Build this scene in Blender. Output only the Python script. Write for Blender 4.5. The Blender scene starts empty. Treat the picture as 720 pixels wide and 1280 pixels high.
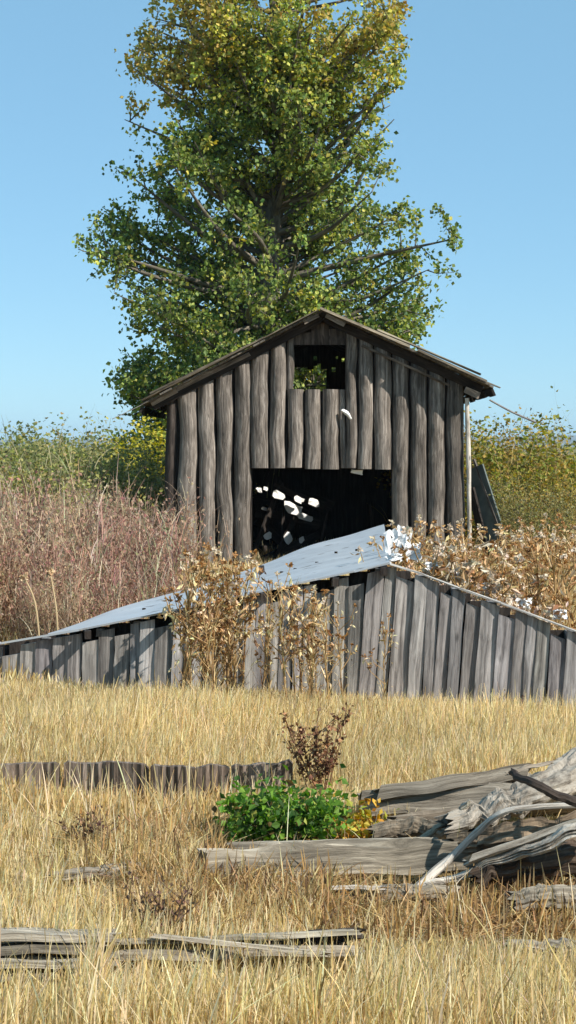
import bpy, math, random
import numpy as np
from mathutils import Vector, noise as mnoise
random.seed(7)
R = np.random.default_rng(11)
PI = math.pi
F = 2250.0; EYE = 1.6; HZ = 558.0          # focal length in photo pixels, eye height, horizon row
col = bpy.context.scene.collection

# ------------------------------------------------------------------ helpers
def hgt(x, y):
    x = np.asarray(x, float); y = np.asarray(y, float)
    n = 0.022*np.sin(1.3*x+.7*y)+.015*np.sin(2.9*x-1.7*y+1)+.01*np.sin(5.1*x+4.3*y)
    fall = 1/(1+(np.hypot(x, y-10)/40)**2)
    s = -0.06*np.clip(x, -3, 3)*np.exp(-((y-11)/4.0)**2)
    b = -0.08/(1+np.exp(-(y-19)))
    return (n+s)*fall+b
def at(px, d):                              # column px of the photo at distance d
    return (px-360)/F*d
def Zp(px, py, z):                          # the point of height z seen at (px, py)
    d = F*(EYE-z)/(py-HZ); return np.array([at(px, d), d, z])
def Dp(px, py, d):
    return np.array([at(px, d), d, EYE-(py-HZ)/F*d])

class Acc:
    def __init__(s): s.v=[]; s.f=[]; s.c=[]; s.uv=[]; s.n=0; s.m=[]
    def add(s, v, f, c=(1,1,1), uv=None, mat=0):
        v=np.asarray(v,float).reshape(-1,3); f=np.asarray(f,int)
        c=np.asarray(c,float)
        if c.ndim==1: c=np.tile(c,(len(v),1))
        if uv is None: uv=np.zeros((len(v),2))
        s.v.append(v); s.c.append(c); s.uv.append(np.asarray(uv,float).reshape(-1,2))
        s.f.append(f+s.n); s.m.append(np.full(len(f),mat)); s.n+=len(v)
    def build(s, name, mats, parent=None, smooth=False):
        me=bpy.data.meshes.new(name)
        V=np.concatenate(s.v); C=np.concatenate(s.c); U=np.concatenate(s.uv)
        tot=np.concatenate([np.full(len(f),f.shape[1]) for f in s.f])
        L=np.concatenate([f.ravel() for f in s.f]); M=np.concatenate(s.m)
        me.vertices.add(len(V)); me.vertices.foreach_set('co',V.ravel())
        me.loops.add(len(L)); me.loops.foreach_set('vertex_index',L)
        me.polygons.add(len(tot)); me.polygons.foreach_set('loop_start',np.concatenate([[0],np.cumsum(tot)[:-1]]))
        me.polygons.foreach_set('loop_total',tot)
        me.update(calc_edges=True)
        me.polygons.foreach_set('material_index',M)
        me.polygons.foreach_set('use_smooth',np.full(len(tot),smooth))
        a=me.color_attributes.new('tint','FLOAT_COLOR','POINT')
        a.data.foreach_set('color',np.concatenate([C,np.ones((len(C),1))],1).ravel())
        uvl=me.uv_layers.new(name='UVMap'); uvl.data.foreach_set('uv',U[L].ravel())
        for m in (mats if isinstance(mats,(list,tuple)) else [mats]): me.materials.append(m)
        me.validate()
        o=bpy.data.objects.new(name,me); col.objects.link(o)
        if parent: o.parent=parent
        return o

def box(A, c, s, rot=None, tint=(1,1,1), bev=0, jit=0, vert_grain=2):
    """box with centre c, size s, rotation matrix rot; grain runs along axis vert_grain"""
    c=np.array(c,float); s=np.array(s,float)/2
    P=np.array([[x,y,z] for x in(-1,1) for y in(-1,1) for z in(-1,1)],float)*s
    if jit: P+=R.normal(0,jit,P.shape)
    faces=[(0,1,3,2),(4,6,7,5),(0,4,5,1),(2,3,7,6),(0,2,6,4),(1,5,7,3)]
    off=R.uniform(0,50,2)
    ax=[0,1,2]; g=vert_grain; others=[a for a in ax if a!=g]
    for fc in faces:
        q=P[list(fc)]
        nrm=np.abs(np.cross(q[1]-q[0],q[2]-q[0])); k=int(np.argmax(nrm))
        ac=[a for a in others if a!=k]; a0=ac[0] if ac else others[0]
        uv=np.stack([q[:,a0]+off[0], (q[:,g] if k!=g else q[:,others[1]])+off[1]],1)
        w=q if rot is None else q@np.array(rot).T
        A.add(w+c,[[0,1,2,3]],tint,uv)

def rotz(a): c,s=math.cos(a),math.sin(a); return np.array([[c,-s,0],[s,c,0],[0,0,1]])
def roty(a): c,s=math.cos(a),math.sin(a); return np.array([[c,0,s],[0,1,0],[-s,0,c]])
def rotx(a): c,s=math.cos(a),math.sin(a); return np.array([[1,0,0],[0,c,-s],[0,s,c]])

def snoise(n, k, amp):                     # smooth 1-D noise
    t=np.linspace(0,k,n); kn=R.normal(0,1,int(k)+4)
    i=t.astype(int); f=t-i; f=f*f*(3-2*f)
    return amp*(kn[i]*(1-f)+kn[i+1]*f)

def tube(A, path, rad, seg=8, tint=(1,1,1), flat=1.0, groove=0.0, rough=0.0, cap=True, sub=None, mat=0, ragged=0.0, fine=0.0, captint=1.0):
    path=np.array(path,float); rad=np.broadcast_to(np.array(rad,float),(len(path),)).copy()
    if sub:
        t=np.linspace(0,len(path)-1,sub); i=np.minimum(t.astype(int),len(path)-2); f=t-i
        # catmull-rom
        p=np.vstack([2*path[0]-path[1],path,2*path[-1]-path[-2]])
        a,b,c_,d=p[i],p[i+1],p[i+2],p[i+3]; f=f[:,None]
        path2=.5*((2*b)+(-a+c_)*f+(2*a-5*b+4*c_-d)*f**2+(-a+3*b-3*c_+d)*f**3)
        rad=np.interp(t,np.arange(len(rad)),rad); path=path2
    n=len(path); T=np.gradient(path,axis=0); T/=np.linalg.norm(T,axis=1,keepdims=True)+1e-9
    up=np.array([0,0,1.]) if abs(T[:,2]).mean()<.8 else np.array([0,1.,0])
    S=np.cross(T,up); S/=np.linalg.norm(S,axis=1,keepdims=True)+1e-9; U=np.cross(S,T)
    th=np.linspace(0,2*PI,seg,endpoint=False)
    g=1+groove*R.normal(0,1,seg) if groove else np.ones(seg)
    rr=rad[:,None]*g[None]
    if rough:
        rr=rr*(1+rough*np.array([snoise(n,max(2,n/3),1) for _ in range(seg)]).T)
        path=path+np.stack([snoise(n,n/6+2,rad.mean()*.12) for _ in range(3)],1)
    if fine:
        q=R.normal(0,1,rr.shape); q=(q+np.roll(q,1,0)+np.roll(q,-1,0)+np.roll(q,2,0)); rr=rr*(1+fine*q+fine*1.2*R.normal(0,1,rr.shape)*(R.random(rr.shape)<.25))
    P=path[:,None]+rr[...,None]*(np.cos(th)[None,:,None]*S[:,None]+flat*np.sin(th)[None,:,None]*U[:,None])
    if ragged:
        P[0]+= -T[0]*np.abs(R.normal(0,ragged,(seg,1))); P[-1]+= T[-1]*np.abs(R.normal(0,ragged,(seg,1)))
    ln=np.concatenate([[0],np.cumsum(np.linalg.norm(np.diff(path,axis=0),axis=1))])
    off=R.uniform(0,50,2)
    # duplicate seam column so that the UVs do not wrap
    P=np.concatenate([P,P[:,:1]],1); th2=np.linspace(0,2*PI,seg+1)
    uv=np.stack([np.broadcast_to(th2[None]*rad.mean()+off[0],(n,seg+1)),np.broadcast_to(ln[:,None]+off[1],(n,seg+1))],-1)
    idx=np.arange(n*(seg+1)).reshape(n,seg+1)
    f=np.stack([idx[:-1,:-1],idx[:-1,1:],idx[1:,1:],idx[1:,:-1]],-1).reshape(-1,4)
    A.add(P.reshape(-1,3),f,tint,uv.reshape(-1,2),mat)
    if cap:
        for e,k in ((0,-1),(n-1,1)):
            ring=P[e,:seg]; ce=ring.mean(0)-T[e]*k*rad[e]*.25
            v=np.vstack([ring,ce]); ff=[[j,(j+1)%seg,seg] for j in range(seg)]
            A.add(v,ff,np.array(tint)*captint,np.stack([v[:,0]*1+off[0],v[:,2]*.3+off[1]],1),mat)

def ribbons(A, P, W, side, C, mat=0):
    """P [N,K,3] spines, W [N,K] widths, side [N,3], C [N,3]"""
    N,K,_=P.shape
    Lf=P-side[:,None]*W[...,None]/2; Rt=P+side[:,None]*W[...,None]/2
    V=np.stack([Lf,Rt],2).reshape(-1,3)
    b=(np.arange(N)*K*2)[:,None]+np.arange(K-1)[None]*2
    f=np.stack([b,b+1,b+3,b+2],-1).reshape(-1,4)
    uv=np.stack([np.tile([0,1],N*K),np.repeat(np.tile(np.linspace(0,1,K),N),2)],1)
    A.add(V,f,np.repeat(C,K*2,0),uv,mat)

def leaves(A, P, size, C, droop=.3, wid=.75, mat=0, updir=None):
    """diamond leaves folded along the midrib"""
    N=len(P); d=R.normal(0,1,(N,3)); d[:,2]-=droop
    if updir is not None: d=d*.5+updir
    d/=np.linalg.norm(d,axis=1,keepdims=True)
    s=np.cross(d,R.normal(0,1,(N,3))); s/=np.linalg.norm(s,axis=1,keepdims=True)+1e-9
    nn=np.cross(d,s); size=np.broadcast_to(size,(N,))[:,None]
    a=P; b=P+d*size*.45+s*size*wid/2+nn*size*.12; c=P+d*size; e=P+d*size*.45-s*size*wid/2+nn*size*.12
    V=np.stack([a,b,c,e],1).reshape(-1,3); i=np.arange(N)*4
    f=np.concatenate([np.stack([i,i+1,i+2],1),np.stack([i,i+2,i+3],1)])
    A.add(V,f,np.repeat(C,4,0),None,mat)

def palette(n, cols, w=None, j=.15):
    cols=np.array(cols); k=R.choice(len(cols),n,p=(np.array(w)/sum(w) if w is not None else None))
    return np.clip(cols[k]*(1+R.normal(0,j,(n,1)))*(1+R.normal(0,j*.3,(n,3))),.005,1)

# ------------------------------------------------------------------ materials
def newmat(name):
    m=bpy.data.materials.new(name); m.use_nodes=True; nt=m.node_tree
    for n in list(nt.nodes): nt.nodes.remove(n)
    return m,nt,nt.nodes,nt.links
def leafmat(name, trans=.35, rough=.55, spec=.3):
    m,nt,N,L=newmat(name)
    at_=N.new('ShaderNodeAttribute'); at_.attribute_name='tint'
    b=N.new('ShaderNodeBsdfPrincipled'); b.inputs['Roughness'].default_value=rough
    b.inputs['Specular IOR Level'].default_value=spec
    t=N.new('ShaderNodeBsdfTranslucent'); mx=N.new('ShaderNodeMixShader'); mx.inputs[0].default_value=trans
    g=N.new('ShaderNodeHueSaturation'); g.inputs['Saturation'].default_value=1.15; g.inputs['Value'].default_value=1.1
    L.new(at_.outputs['Color'],b.inputs['Base Color']); L.new(at_.outputs['Color'],g.inputs['Color'])
    L.new(g.outputs[0],t.inputs['Color'])
    L.new(b.outputs[0],mx.inputs[1]); L.new(t.outputs[0],mx.inputs[2])
    o=N.new('ShaderNodeOutputMaterial'); L.new(mx.outputs[0],o.inputs['Surface']); return m
def woodmat(name, dark, mid, light, across=55, along=2.2, bump=.5, rough=.85, patch=(1.0,.35), knots=True):
    m,nt,N,L=newmat(name)
    uv=N.new('ShaderNodeUVMap'); mp=N.new('ShaderNodeMapping'); mp.inputs['Scale'].default_value=(across,along,1)
    L.new(uv.outputs[0],mp.inputs[0])
    # low frequency wobble so the grain swirls
    wob=N.new('ShaderNodeTexNoise'); wob.inputs['Scale'].default_value=2.5; wob.inputs['Detail'].default_value=2
    L.new(uv.outputs[0],wob.inputs['Vector'])
    vm=N.new('ShaderNodeVectorMath'); vm.operation='SCALE'; vm.inputs['Scale'].default_value=2.5
    L.new(wob.outputs['Color'],vm.inputs[0])
    va=N.new('ShaderNodeVectorMath'); va.operation='ADD'; L.new(mp.outputs[0],va.inputs[0]); L.new(vm.outputs[0],va.inputs[1])
    n1=N.new('ShaderNodeTexNoise'); n1.inputs['Scale'].default_value=1; n1.inputs['Detail'].default_value=7; n1.inputs['Roughness'].default_value=.7
    L.new(va.outputs[0],n1.inputs['Vector'])
    cr=N.new('ShaderNodeValToRGB'); e=cr.color_ramp.elements
    e[0].position=.30; e[0].color=(*dark,1); e[1].position=.72; e[1].color=(*light,1)
    k=e.new(.5); k.color=(*mid,1)
    L.new(n1.outputs[0],cr.inputs[0])
    n2=N.new('ShaderNodeTexNoise'); n2.inputs['Scale'].default_value=4; n2.inputs['Detail'].default_value=4
    mp2=N.new('ShaderNodeMapping'); mp2.inputs['Scale'].default_value=(1.6,.6,1); L.new(uv.outputs[0],mp2.inputs[0]); L.new(mp2.outputs[0],n2.inputs['Vector'])
    mr=N.new('ShaderNodeMapRange'); mr.inputs[1].default_value=.3; mr.inputs[2].default_value=.7
    mr.inputs[3].default_value=patch[0]-patch[1]; mr.inputs[4].default_value=patch[0]+patch[1]
    L.new(n2.outputs[0],mr.inputs[0])
    at_=N.new('ShaderNodeAttribute'); at_.attribute_name='tint'
    mu=N.new('ShaderNodeVectorMath'); mu.operation='MULTIPLY'; L.new(cr.outputs[0],mu.inputs[0]); L.new(at_.outputs['Color'],mu.inputs[1])
    vk=N.new('ShaderNodeTexVoronoi'); vk.inputs['Scale'].default_value=1; mk=N.new('ShaderNodeMapping'); mk.inputs['Scale'].default_value=(5.5,2.3,1)
    L.new(uv.outputs[0],mk.inputs[0]); L.new(mk.outputs[0],vk.inputs['Vector'])
    rk=N.new('ShaderNodeMapRange'); rk.inputs[1].default_value=.035; rk.inputs[2].default_value=.10; rk.inputs[3].default_value=.25; rk.inputs[4].default_value=1; L.new(vk.outputs['Distance'],rk.inputs[0])
    mq=N.new('ShaderNodeVectorMath'); mq.operation='SCALE'; L.new(mu.outputs[0],mq.inputs[0]); L.new(rk.outputs[0],mq.inputs['Scale'])
    mu2=N.new('ShaderNodeVectorMath'); mu2.operation='SCALE'; L.new(mq.outputs[0],mu2.inputs[0]); L.new(mr.outputs[0],mu2.inputs['Scale'])
    b=N.new('ShaderNodeBsdfPrincipled'); b.inputs['Roughness'].default_value=rough; b.inputs['Specular IOR Level'].default_value=.25
    L.new(mu2.outputs[0],b.inputs['Base Color'])
    bp=N.new('ShaderNodeBump'); bp.inputs['Strength'].default_value=bump; bp.inputs['Distance'].default_value=.012
    L.new(n1.outputs[0],bp.inputs['Height']); L.new(bp.outputs[0],b.inputs['Normal'])
    o=N.new('ShaderNodeOutputMaterial'); L.new(b.outputs[0],o.inputs['Surface']); return m
def plainmat(name, c, c2=None, rough=.8, scale=8, metal=0, bump=.2):
    m,nt,N,L=newmat(name)
    tc=N.new('ShaderNodeTexCoord'); n1=N.new('ShaderNodeTexNoise'); n1.inputs['Scale'].default_value=scale; n1.inputs['Detail'].default_value=6
    L.new(tc.outputs['Object'],n1.inputs['Vector'])
    cr=N.new('ShaderNodeValToRGB'); e=cr.color_ramp.elements; e[0].position=.35; e[1].position=.65
    e[0].color=(*c,1); e[1].color=(*(c2 or c),1); L.new(n1.outputs[0],cr.inputs[0])
    b=N.new('ShaderNodeBsdfPrincipled'); b.inputs['Roughness'].default_value=rough; b.inputs['Metallic'].default_value=metal
    b.inputs['Specular IOR Level'].default_value=.3
    L.new(cr.outputs[0],b.inputs['Base Color'])
    bp=N.new('ShaderNodeBump'); bp.inputs['Strength'].default_value=bump; bp.inputs['Distance'].default_value=.02
    L.new(n1.outputs[0],bp.inputs['Height']); L.new(bp.outputs[0],b.inputs['Normal'])
    o=N.new('ShaderNodeOutputMaterial'); L.new(b.outputs[0],o.inputs['Surface']); return m

M_leaf=leafmat('foliage',.42); M_grass=leafmat('dry_grass_blades',.38,.6,.25); M_weed=leafmat('dry_weed',.25,.7,.2)
M_slab=woodmat('weathered_slab_wood',(.042,.035,.030),(.160,.138,.118),(.40,.36,.32),30,1.0,1.0,.85,(1,.42))
M_board=woodmat('silver_grey_boards',(.07,.064,.06),(.27,.252,.24),(.50,.475,.45),50,1.5,.5)
M_dark=woodmat('old_dark_timber',(.012,.009,.008),(.035,.027,.022),(.08,.065,.055),40,2,.5)  # dark enough to paint in the interior shade; also real dark wood
M_log=woodmat('silvered_log_wood',(.06,.05,.04),(.27,.235,.19),(.50,.45,.38),60,3,.9)
M_pale=woodmat('bleached_wood',(.14,.11,.085),(.47,.42,.355),(.66,.61,.54),50,4,.9)
M_stump=woodmat('bleached_rough_trunk',(.07,.055,.045),(.40,.36,.31),(.62,.58,.52),32,15,1.0)
M_brown=woodmat('rotten_brown_wood',(.02,.014,.010),(.14,.105,.08),(.34,.28,.23),40,3,.8)
M_bark=woodmat('tree_bark',(.05,.04,.03),(.14,.12,.09),(.26,.23,.18),25,4,.8)
M_roof=woodmat('mossy_roof_boards',(.04,.035,.03),(.15,.13,.105),(.30,.27,.21),40,2,.5)

def metal_mat():
    m,nt,N,L=newmat('galvanised_sheet')
    tc=N.new('ShaderNodeTexCoord')
    n1=N.new('ShaderNodeTexNoise'); n1.inputs['Scale'].default_value=3; n1.inputs['Detail'].default_value=8
    L.new(tc.outputs['Object'],n1.inputs['Vector'])
    cr=N.new('ShaderNodeValToRGB'); e=cr.color_ramp.elements; e[0].position=.3; e[0].color=(.48,.50,.52,1); e[1].position=.75; e[1].color=(.64,.66,.68,1)
    L.new(n1.outputs[0],cr.inputs[0])
    v=N.new('ShaderNodeTexVoronoi'); v.inputs['Scale'].default_value=2.6; L.new(tc.outputs['Object'],v.inputs['Vector'])
    mr=N.new('ShaderNodeMapRange'); mr.inputs[1].default_value=.05; mr.inputs[2].default_value=.10; L.new(v.outputs['Distance'],mr.inputs[0])
    n2=N.new('ShaderNodeTexNoise'); n2.inputs['Scale'].default_value=7; n2.inputs['Detail'].default_value=5; L.new(tc.outputs['Object'],n2.inputs['Vector'])
    cr2=N.new('ShaderNodeValToRGB'); e=cr2.color_ramp.elements; e[0].position=.62; e[0].color=(1,1,1,1); e[1].position=.74; e[1].color=(0,0,0,1)
    L.new(n2.outputs[0],cr2.inputs[0])
    mm=N.new('ShaderNodeMath'); mm.operation='MINIMUM'; L.new(mr.outputs[0],mm.inputs[0]); L.new(cr2.outputs[0],mm.inputs[1])
    mx=N.new('ShaderNodeMix'); mx.data_type='RGBA'; mx.inputs[6].default_value=(.12,.09,.075,1); L.new(mm.outputs[0],mx.inputs[0]); L.new(cr.outputs[0],mx.inputs[7])
    b=N.new('ShaderNodeBsdfPrincipled'); b.inputs['Metallic'].default_value=.3; b.inputs['Roughness'].default_value=.45
    L.new(mx.outputs[2],b.inputs['Base Color'])
    bp=N.new('ShaderNodeBump'); bp.inputs['Strength'].default_value=.15; bp.inputs['Distance'].default_value=.02; L.new(n1.outputs[0],bp.inputs['Height']); L.new(bp.outputs[0],b.inputs['Normal'])
    o=N.new('ShaderNodeOutputMaterial'); L.new(b.outputs[0],o.inputs['Surface']); return m
M_metal=metal_mat()
M_pale_spot=plainmat('pale_scrap',(.72,.70,.66),(.82,.81,.78),.6,10)  # pale tone of the modelled sun patches; knob and chip share it
M_white=plainmat('white_torn_sheet',(.66,.66,.65),(.82,.81,.79),.5,14)
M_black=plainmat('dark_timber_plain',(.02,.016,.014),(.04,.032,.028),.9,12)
M_green=plainmat('faded_green_board',(.09,.11,.10),(.16,.18,.165),.8,6)
M_wire=plainmat('rusty_wire',(.16,.14,.13),(.26,.24,.22),.6,20)
M_soil=None
def ground_mat():
    m,nt,N,L=newmat('dry_ground')
    tc=N.new('ShaderNodeTexCoord')
    n1=N.new('ShaderNodeTexNoise'); n1.inputs['Scale'].default_value=6; n1.inputs['Detail'].default_value=9; n1.inputs['Roughness'].default_value=.7
    L.new(tc.outputs['Object'],n1.inputs['Vector'])
    n2=N.new('ShaderNodeTexNoise'); n2.inputs['Scale'].default_value=.03; n2.inputs['Detail'].default_value=6; L.new(tc.outputs['Object'],n2.inputs['Vector'])
    cr=N.new('ShaderNodeValToRGB'); e=cr.color_ramp.elements; e[0].position=.3; e[0].color=(.16,.11,.055,1); e[1].position=.7; e[1].color=(.38,.28,.13,1); L.new(n1.outputs[0],cr.inputs[0])
    cr2=N.new('ShaderNodeValToRGB'); e=cr2.color_ramp.elements; e[0].position=.45; e[0].color=(0,0,0,1); e[1].position=.6; e[1].color=(1,1,1,1); L.new(n2.outputs[0],cr2.inputs[0])
    mx=N.new('ShaderNodeMix'); mx.data_type='RGBA'; L.new(cr2.outputs[0],mx.inputs[0]); L.new(cr.outputs[0],mx.inputs[6]); mx.inputs[7].default_value=(.10,.12,.04,1)
    b=N.new('ShaderNodeBsdfPrincipled'); b.inputs['Roughness'].default_value=.95; b.inputs['Specular IOR Level'].default_value=.1; L.new(mx.outputs[2],b.inputs['Base Color'])
    bp=N.new('ShaderNodeBump'); bp.inputs['Strength'].default_value=.6; bp.inputs['Distance'].default_value=.03; L.new(n1.outputs[0],bp.inputs['Height']); L.new(bp.outputs[0],b.inputs['Normal'])
    o=N.new('ShaderNodeOutputMaterial'); L.new(b.outputs[0],o.inputs['Surface']); return m

def tag(o, label=None, cat=None, group=None, kind=None):
    if label: o['label']=label
    if cat: o['category']=cat
    if group: o['group']=group
    if kind: o['kind']=kind
    return o
def empty(name, loc=(0,0,0)):
    o=bpy.data.objects.new(name,None); col.objects.link(o); o.location=loc; o.empty_display_size=.2; return o
def copy_tree(o, parent=None):
    c=o.copy(); col.objects.link(c)
    if parent: c.parent=parent
    for ch in list(o.children): copy_tree(ch,c)
    return c

# ------------------------------------------------------------------ ground, hills
def build_ground():
    def ax(n,lin,far):
        t=np.linspace(0,1,n); a=lin*t+(far-lin)*t**7; return a
    xp=ax(150,26,7000); xs=np.concatenate([-xp[:0:-1],xp])
    yp=ax(230,60,7000); yn=ax(40,12,3000); ys=np.concatenate([-yn[:0:-1],yp])
    X,Y=np.meshgrid(xs,ys); Z=hgt(X,Y)
    V=np.stack([X,Y,Z],-1).reshape(-1,3); idx=np.arange(X.size).reshape(X.shape)
    f=np.stack([idx[:-1,:-1],idx[:-1,1:],idx[1:,1:],idx[1:,:-1]],-1).reshape(-1,4)
    A=Acc(); A.add(V,f); o=A.build('ground',ground_mat(),smooth=True); tag(o,kind='structure')
build_ground()
def build_hills():
    A=Acc(); n=120; xs=np.linspace(-2600,2600,n)
    rows=[]
    for j,(yy,k) in enumerate(((4300,0),(4700,.55),(5200,1.0),(5700,.8),(6300,0))):
        h=28+6*np.sin(xs/420+.6)+4*np.sin(xs/170+1.7)+1.6*np.sin(xs/60)+R.normal(0,.5,n)
        rows.append(np.stack([xs,np.full(n,yy)+40*np.sin(xs/200+j),h*k-2*(k==0)],-1))
    V=np.array(rows).reshape(-1,3); idx=np.arange(5*n).reshape(5,n)
    f=np.stack([idx[:-1,:-1],idx[:-1,1:],idx[1:,1:],idx[1:,:-1]],-1).reshape(-1,4)
    A.add(V,f); o=A.build('hills',plainmat('hill_cover',(.10,.11,.08),(.22,.20,.14),.95,.01,0,0),smooth=True); tag(o,kind='structure')
build_hills()

# ------------------------------------------------------------------ barn
BY=23.0; S=F/BY
def bx_(px): return (px-360)/S
def bz(py): return EYE-(py-HZ)/S
FL=-.14
barn=empty('log_shed',(bx_(396),BY,FL))
tag(barn,'small weathered slab-sided shed with a gable roof, open doorway and square loft opening','shed')
BO=np.array(barn.location)
def bpart(A,name,mat,smooth=False,parent=barn):
    for i in range(len(A.v)): A.v[i]=A.v[i]-BO
    return A.build(name,mat,parent,smooth)
ridge=(bx_(403),bz(391)); LE=(bx_(176),bz(509)); RE=(bx_(616),bz(487))
def roofz(x):
    if x<ridge[0]: return ridge[1]+(x-ridge[0])*(ridge[1]-LE[1])/(ridge[0]-LE[0])
    return ridge[1]+(x-ridge[0])*(ridge[1]-RE[1])/(ridge[0]-RE[0])
def slab(A,x0,x1,zt0,zt1,zb,y=BY,tint=1,bulge=.115,flip=1,warp=.008):
    w=x1-x0; n=max(10,int((max(zt0,zt1)-zb)/.07)); m=11
    t=np.linspace(0,1,n); th=np.linspace(0,PI,m)
    wob=snoise(n,n/7+1,warp); ww=1+snoise(n,n/5+1,.035)
    prof=np.ones((n,m))+np.array([snoise(n,n/4+1,.05)+R.normal(0,.018,n) for _ in range(m)]).T
    for _ in range(R.integers(1,4)):
        kz=R.uniform(.05,.95); km=R.uniform(.7,2.4)
        prof+=.22*np.exp(-((t[:,None]-kz)*(max(zt0,zt1)-zb)/.05)**2-((th[None]-km)/.3)**2)
    X=(x0+x1)/2+wob[:,None]-np.cos(th)[None]*w/2*ww[:,None]*.92
    ztop=zt0+(zt1-zt0)*(1-np.cos(th))/2
    Zz=zb+(ztop[None]-zb)*t[:,None]
    Y=y-flip*(np.sin(th)[None]**.75)*bulge*prof
    off=R.uniform(0,60,2)
    V=np.stack([X,Y,Zz],-1).reshape(-1,3); idx=np.arange(n*m).reshape(n,m)
    f=np.stack([idx[:-1,:-1],idx[:-1,1:],idx[1:,1:],idx[1:,:-1]],-1).reshape(-1,4)
    uv=np.stack([np.broadcast_to(th[None]*w/2*1.2+off[0],(n,m)),Zz+off[1]],-1).reshape(-1,2)
    tt=np.array([1,.975,.95])*tint*R.uniform(.72,1.28)
    A.add(V,f,tt,uv)
    for e in (0,n-1):
        ring=V[e*m:(e+1)*m]; base=ring.copy(); base[:,1]=y+.02*flip
        vv=np.vstack([ring,base]); ff=[[j,j+1,m+j+1,m+j] for j in range(m-1)]
        A.add(vv,ff,tt*.9,np.tile(off,(2*m,1))+vv[:,[0,1]])
A=Acc()
lint=bz(585); wt=bz(487); wt2=bz(431)
def top(px,d=.05): return roofz(bx_(px))-d
full=[(222,247),(247,270),(270,292),(292,314)]
for a,b in full: slab(A,bx_(a),bx_(b),top(a,.07),top(b,.07),FL+R.uniform(-.02,.02))
for a,b in [(490,512),(512,534),(534,557),(557,584)]: slab(A,bx_(a),bx_(b-(3 if b>580 else 0)),top(a,.07),top(b,.07),FL,tint=.85)
for a,b in [(312,337),(337,358)]: slab(A,bx_(a),bx_(b),top(a,.09),top(b,.09),lint+R.uniform(-.02,.01))
slab(A,bx_(358),bx_(368),top(358,.1),top(368,.1),wt,bulge=.05)
for a,b in [(358,380),(380,402),(402,424)]: slab(A,bx_(a),bx_(b),wt+R.uniform(-.015,.01),wt,lint+R.uniform(-.02,.01))
slab(A,bx_(424),bx_(433),wt,wt,lint,bulge=.04); slab(A,bx_(432),bx_(447),top(432,.1),top(447,.1),lint)
for a,b in [(447,467),(467,490)]: slab(A,bx_(a),bx_(b),top(a,.09),top(b,.09),lint+R.uniform(-.02,.01))
# header boards over the loft opening, tint darkened for the peak's shadow
for a,b in [(367,389),(389,411),(411,433)]:
    xa,xb=bx_(a),bx_(b); zz=(roofz((xa+xb)/2)-.12+wt2)/2
    box(A,((xa+xb)/2,BY-.005,zz),(xb-xa-.006,.03,abs(roofz((xa+xb)/2)-.12-wt2)),tint=(.42,.38,.36))
front=bpart(A,'front_wall',M_slab,True)
A=Acc()                                        # dark backing added behind the slabs to shade their gaps
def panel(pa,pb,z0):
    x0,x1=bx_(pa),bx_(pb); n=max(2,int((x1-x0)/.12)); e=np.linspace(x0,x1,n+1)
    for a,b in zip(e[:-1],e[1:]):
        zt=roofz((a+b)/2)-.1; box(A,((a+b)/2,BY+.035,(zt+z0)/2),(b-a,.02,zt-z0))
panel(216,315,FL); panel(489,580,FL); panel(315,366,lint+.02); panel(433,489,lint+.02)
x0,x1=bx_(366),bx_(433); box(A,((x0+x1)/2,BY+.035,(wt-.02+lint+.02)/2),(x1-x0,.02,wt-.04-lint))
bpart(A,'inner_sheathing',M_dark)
# corner logs
A=Acc(); tube(A,[(bx_(214.5),BY+.03,FL),(bx_(213),BY+.03,1.0),(bx_(214),BY+.02,top(214,.06))],.07,12,(.28,.25,.24),rough=.05,sub=14)  # left post tinted dark to paint in the shade at that corner
bpart(A,'corner_post',M_slab,True)
A=Acc(); tube(A,[(bx_(586),BY-.10,FL),(bx_(585),BY-.12,1.1),(bx_(583),BY-.12,bz(498))],.028,8,(1.2,1.2,1.2),rough=.08,sub=14)
o=bpart(A,'corner_post',M_pale,True); o['label']='thin pale bleached pole at the right corner'
# side and back walls (vertical boards inside and out)
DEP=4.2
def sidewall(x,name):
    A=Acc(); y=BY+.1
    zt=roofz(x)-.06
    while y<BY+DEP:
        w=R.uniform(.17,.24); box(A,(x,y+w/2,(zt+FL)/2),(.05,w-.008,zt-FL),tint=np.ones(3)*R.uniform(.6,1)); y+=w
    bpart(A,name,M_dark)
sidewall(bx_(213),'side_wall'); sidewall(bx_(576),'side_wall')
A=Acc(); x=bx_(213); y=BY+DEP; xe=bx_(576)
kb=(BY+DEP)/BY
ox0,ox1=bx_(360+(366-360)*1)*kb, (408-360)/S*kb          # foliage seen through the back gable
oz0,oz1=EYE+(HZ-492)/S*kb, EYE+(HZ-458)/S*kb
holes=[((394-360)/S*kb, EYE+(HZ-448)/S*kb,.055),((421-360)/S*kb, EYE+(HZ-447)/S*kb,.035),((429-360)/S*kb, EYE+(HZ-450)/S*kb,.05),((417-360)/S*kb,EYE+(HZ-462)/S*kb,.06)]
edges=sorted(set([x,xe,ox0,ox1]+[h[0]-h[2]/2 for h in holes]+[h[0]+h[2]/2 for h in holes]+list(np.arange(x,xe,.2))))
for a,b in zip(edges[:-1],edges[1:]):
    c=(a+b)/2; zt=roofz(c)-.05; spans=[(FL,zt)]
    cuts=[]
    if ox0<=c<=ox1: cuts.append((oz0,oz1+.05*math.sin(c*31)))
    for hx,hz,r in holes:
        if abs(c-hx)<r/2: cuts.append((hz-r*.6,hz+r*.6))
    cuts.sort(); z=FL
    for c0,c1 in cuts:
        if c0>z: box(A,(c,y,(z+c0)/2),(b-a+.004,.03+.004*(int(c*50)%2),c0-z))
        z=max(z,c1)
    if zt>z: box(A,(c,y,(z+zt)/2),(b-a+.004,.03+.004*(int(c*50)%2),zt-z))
bpart(A,'back_wall',M_dark)
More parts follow.
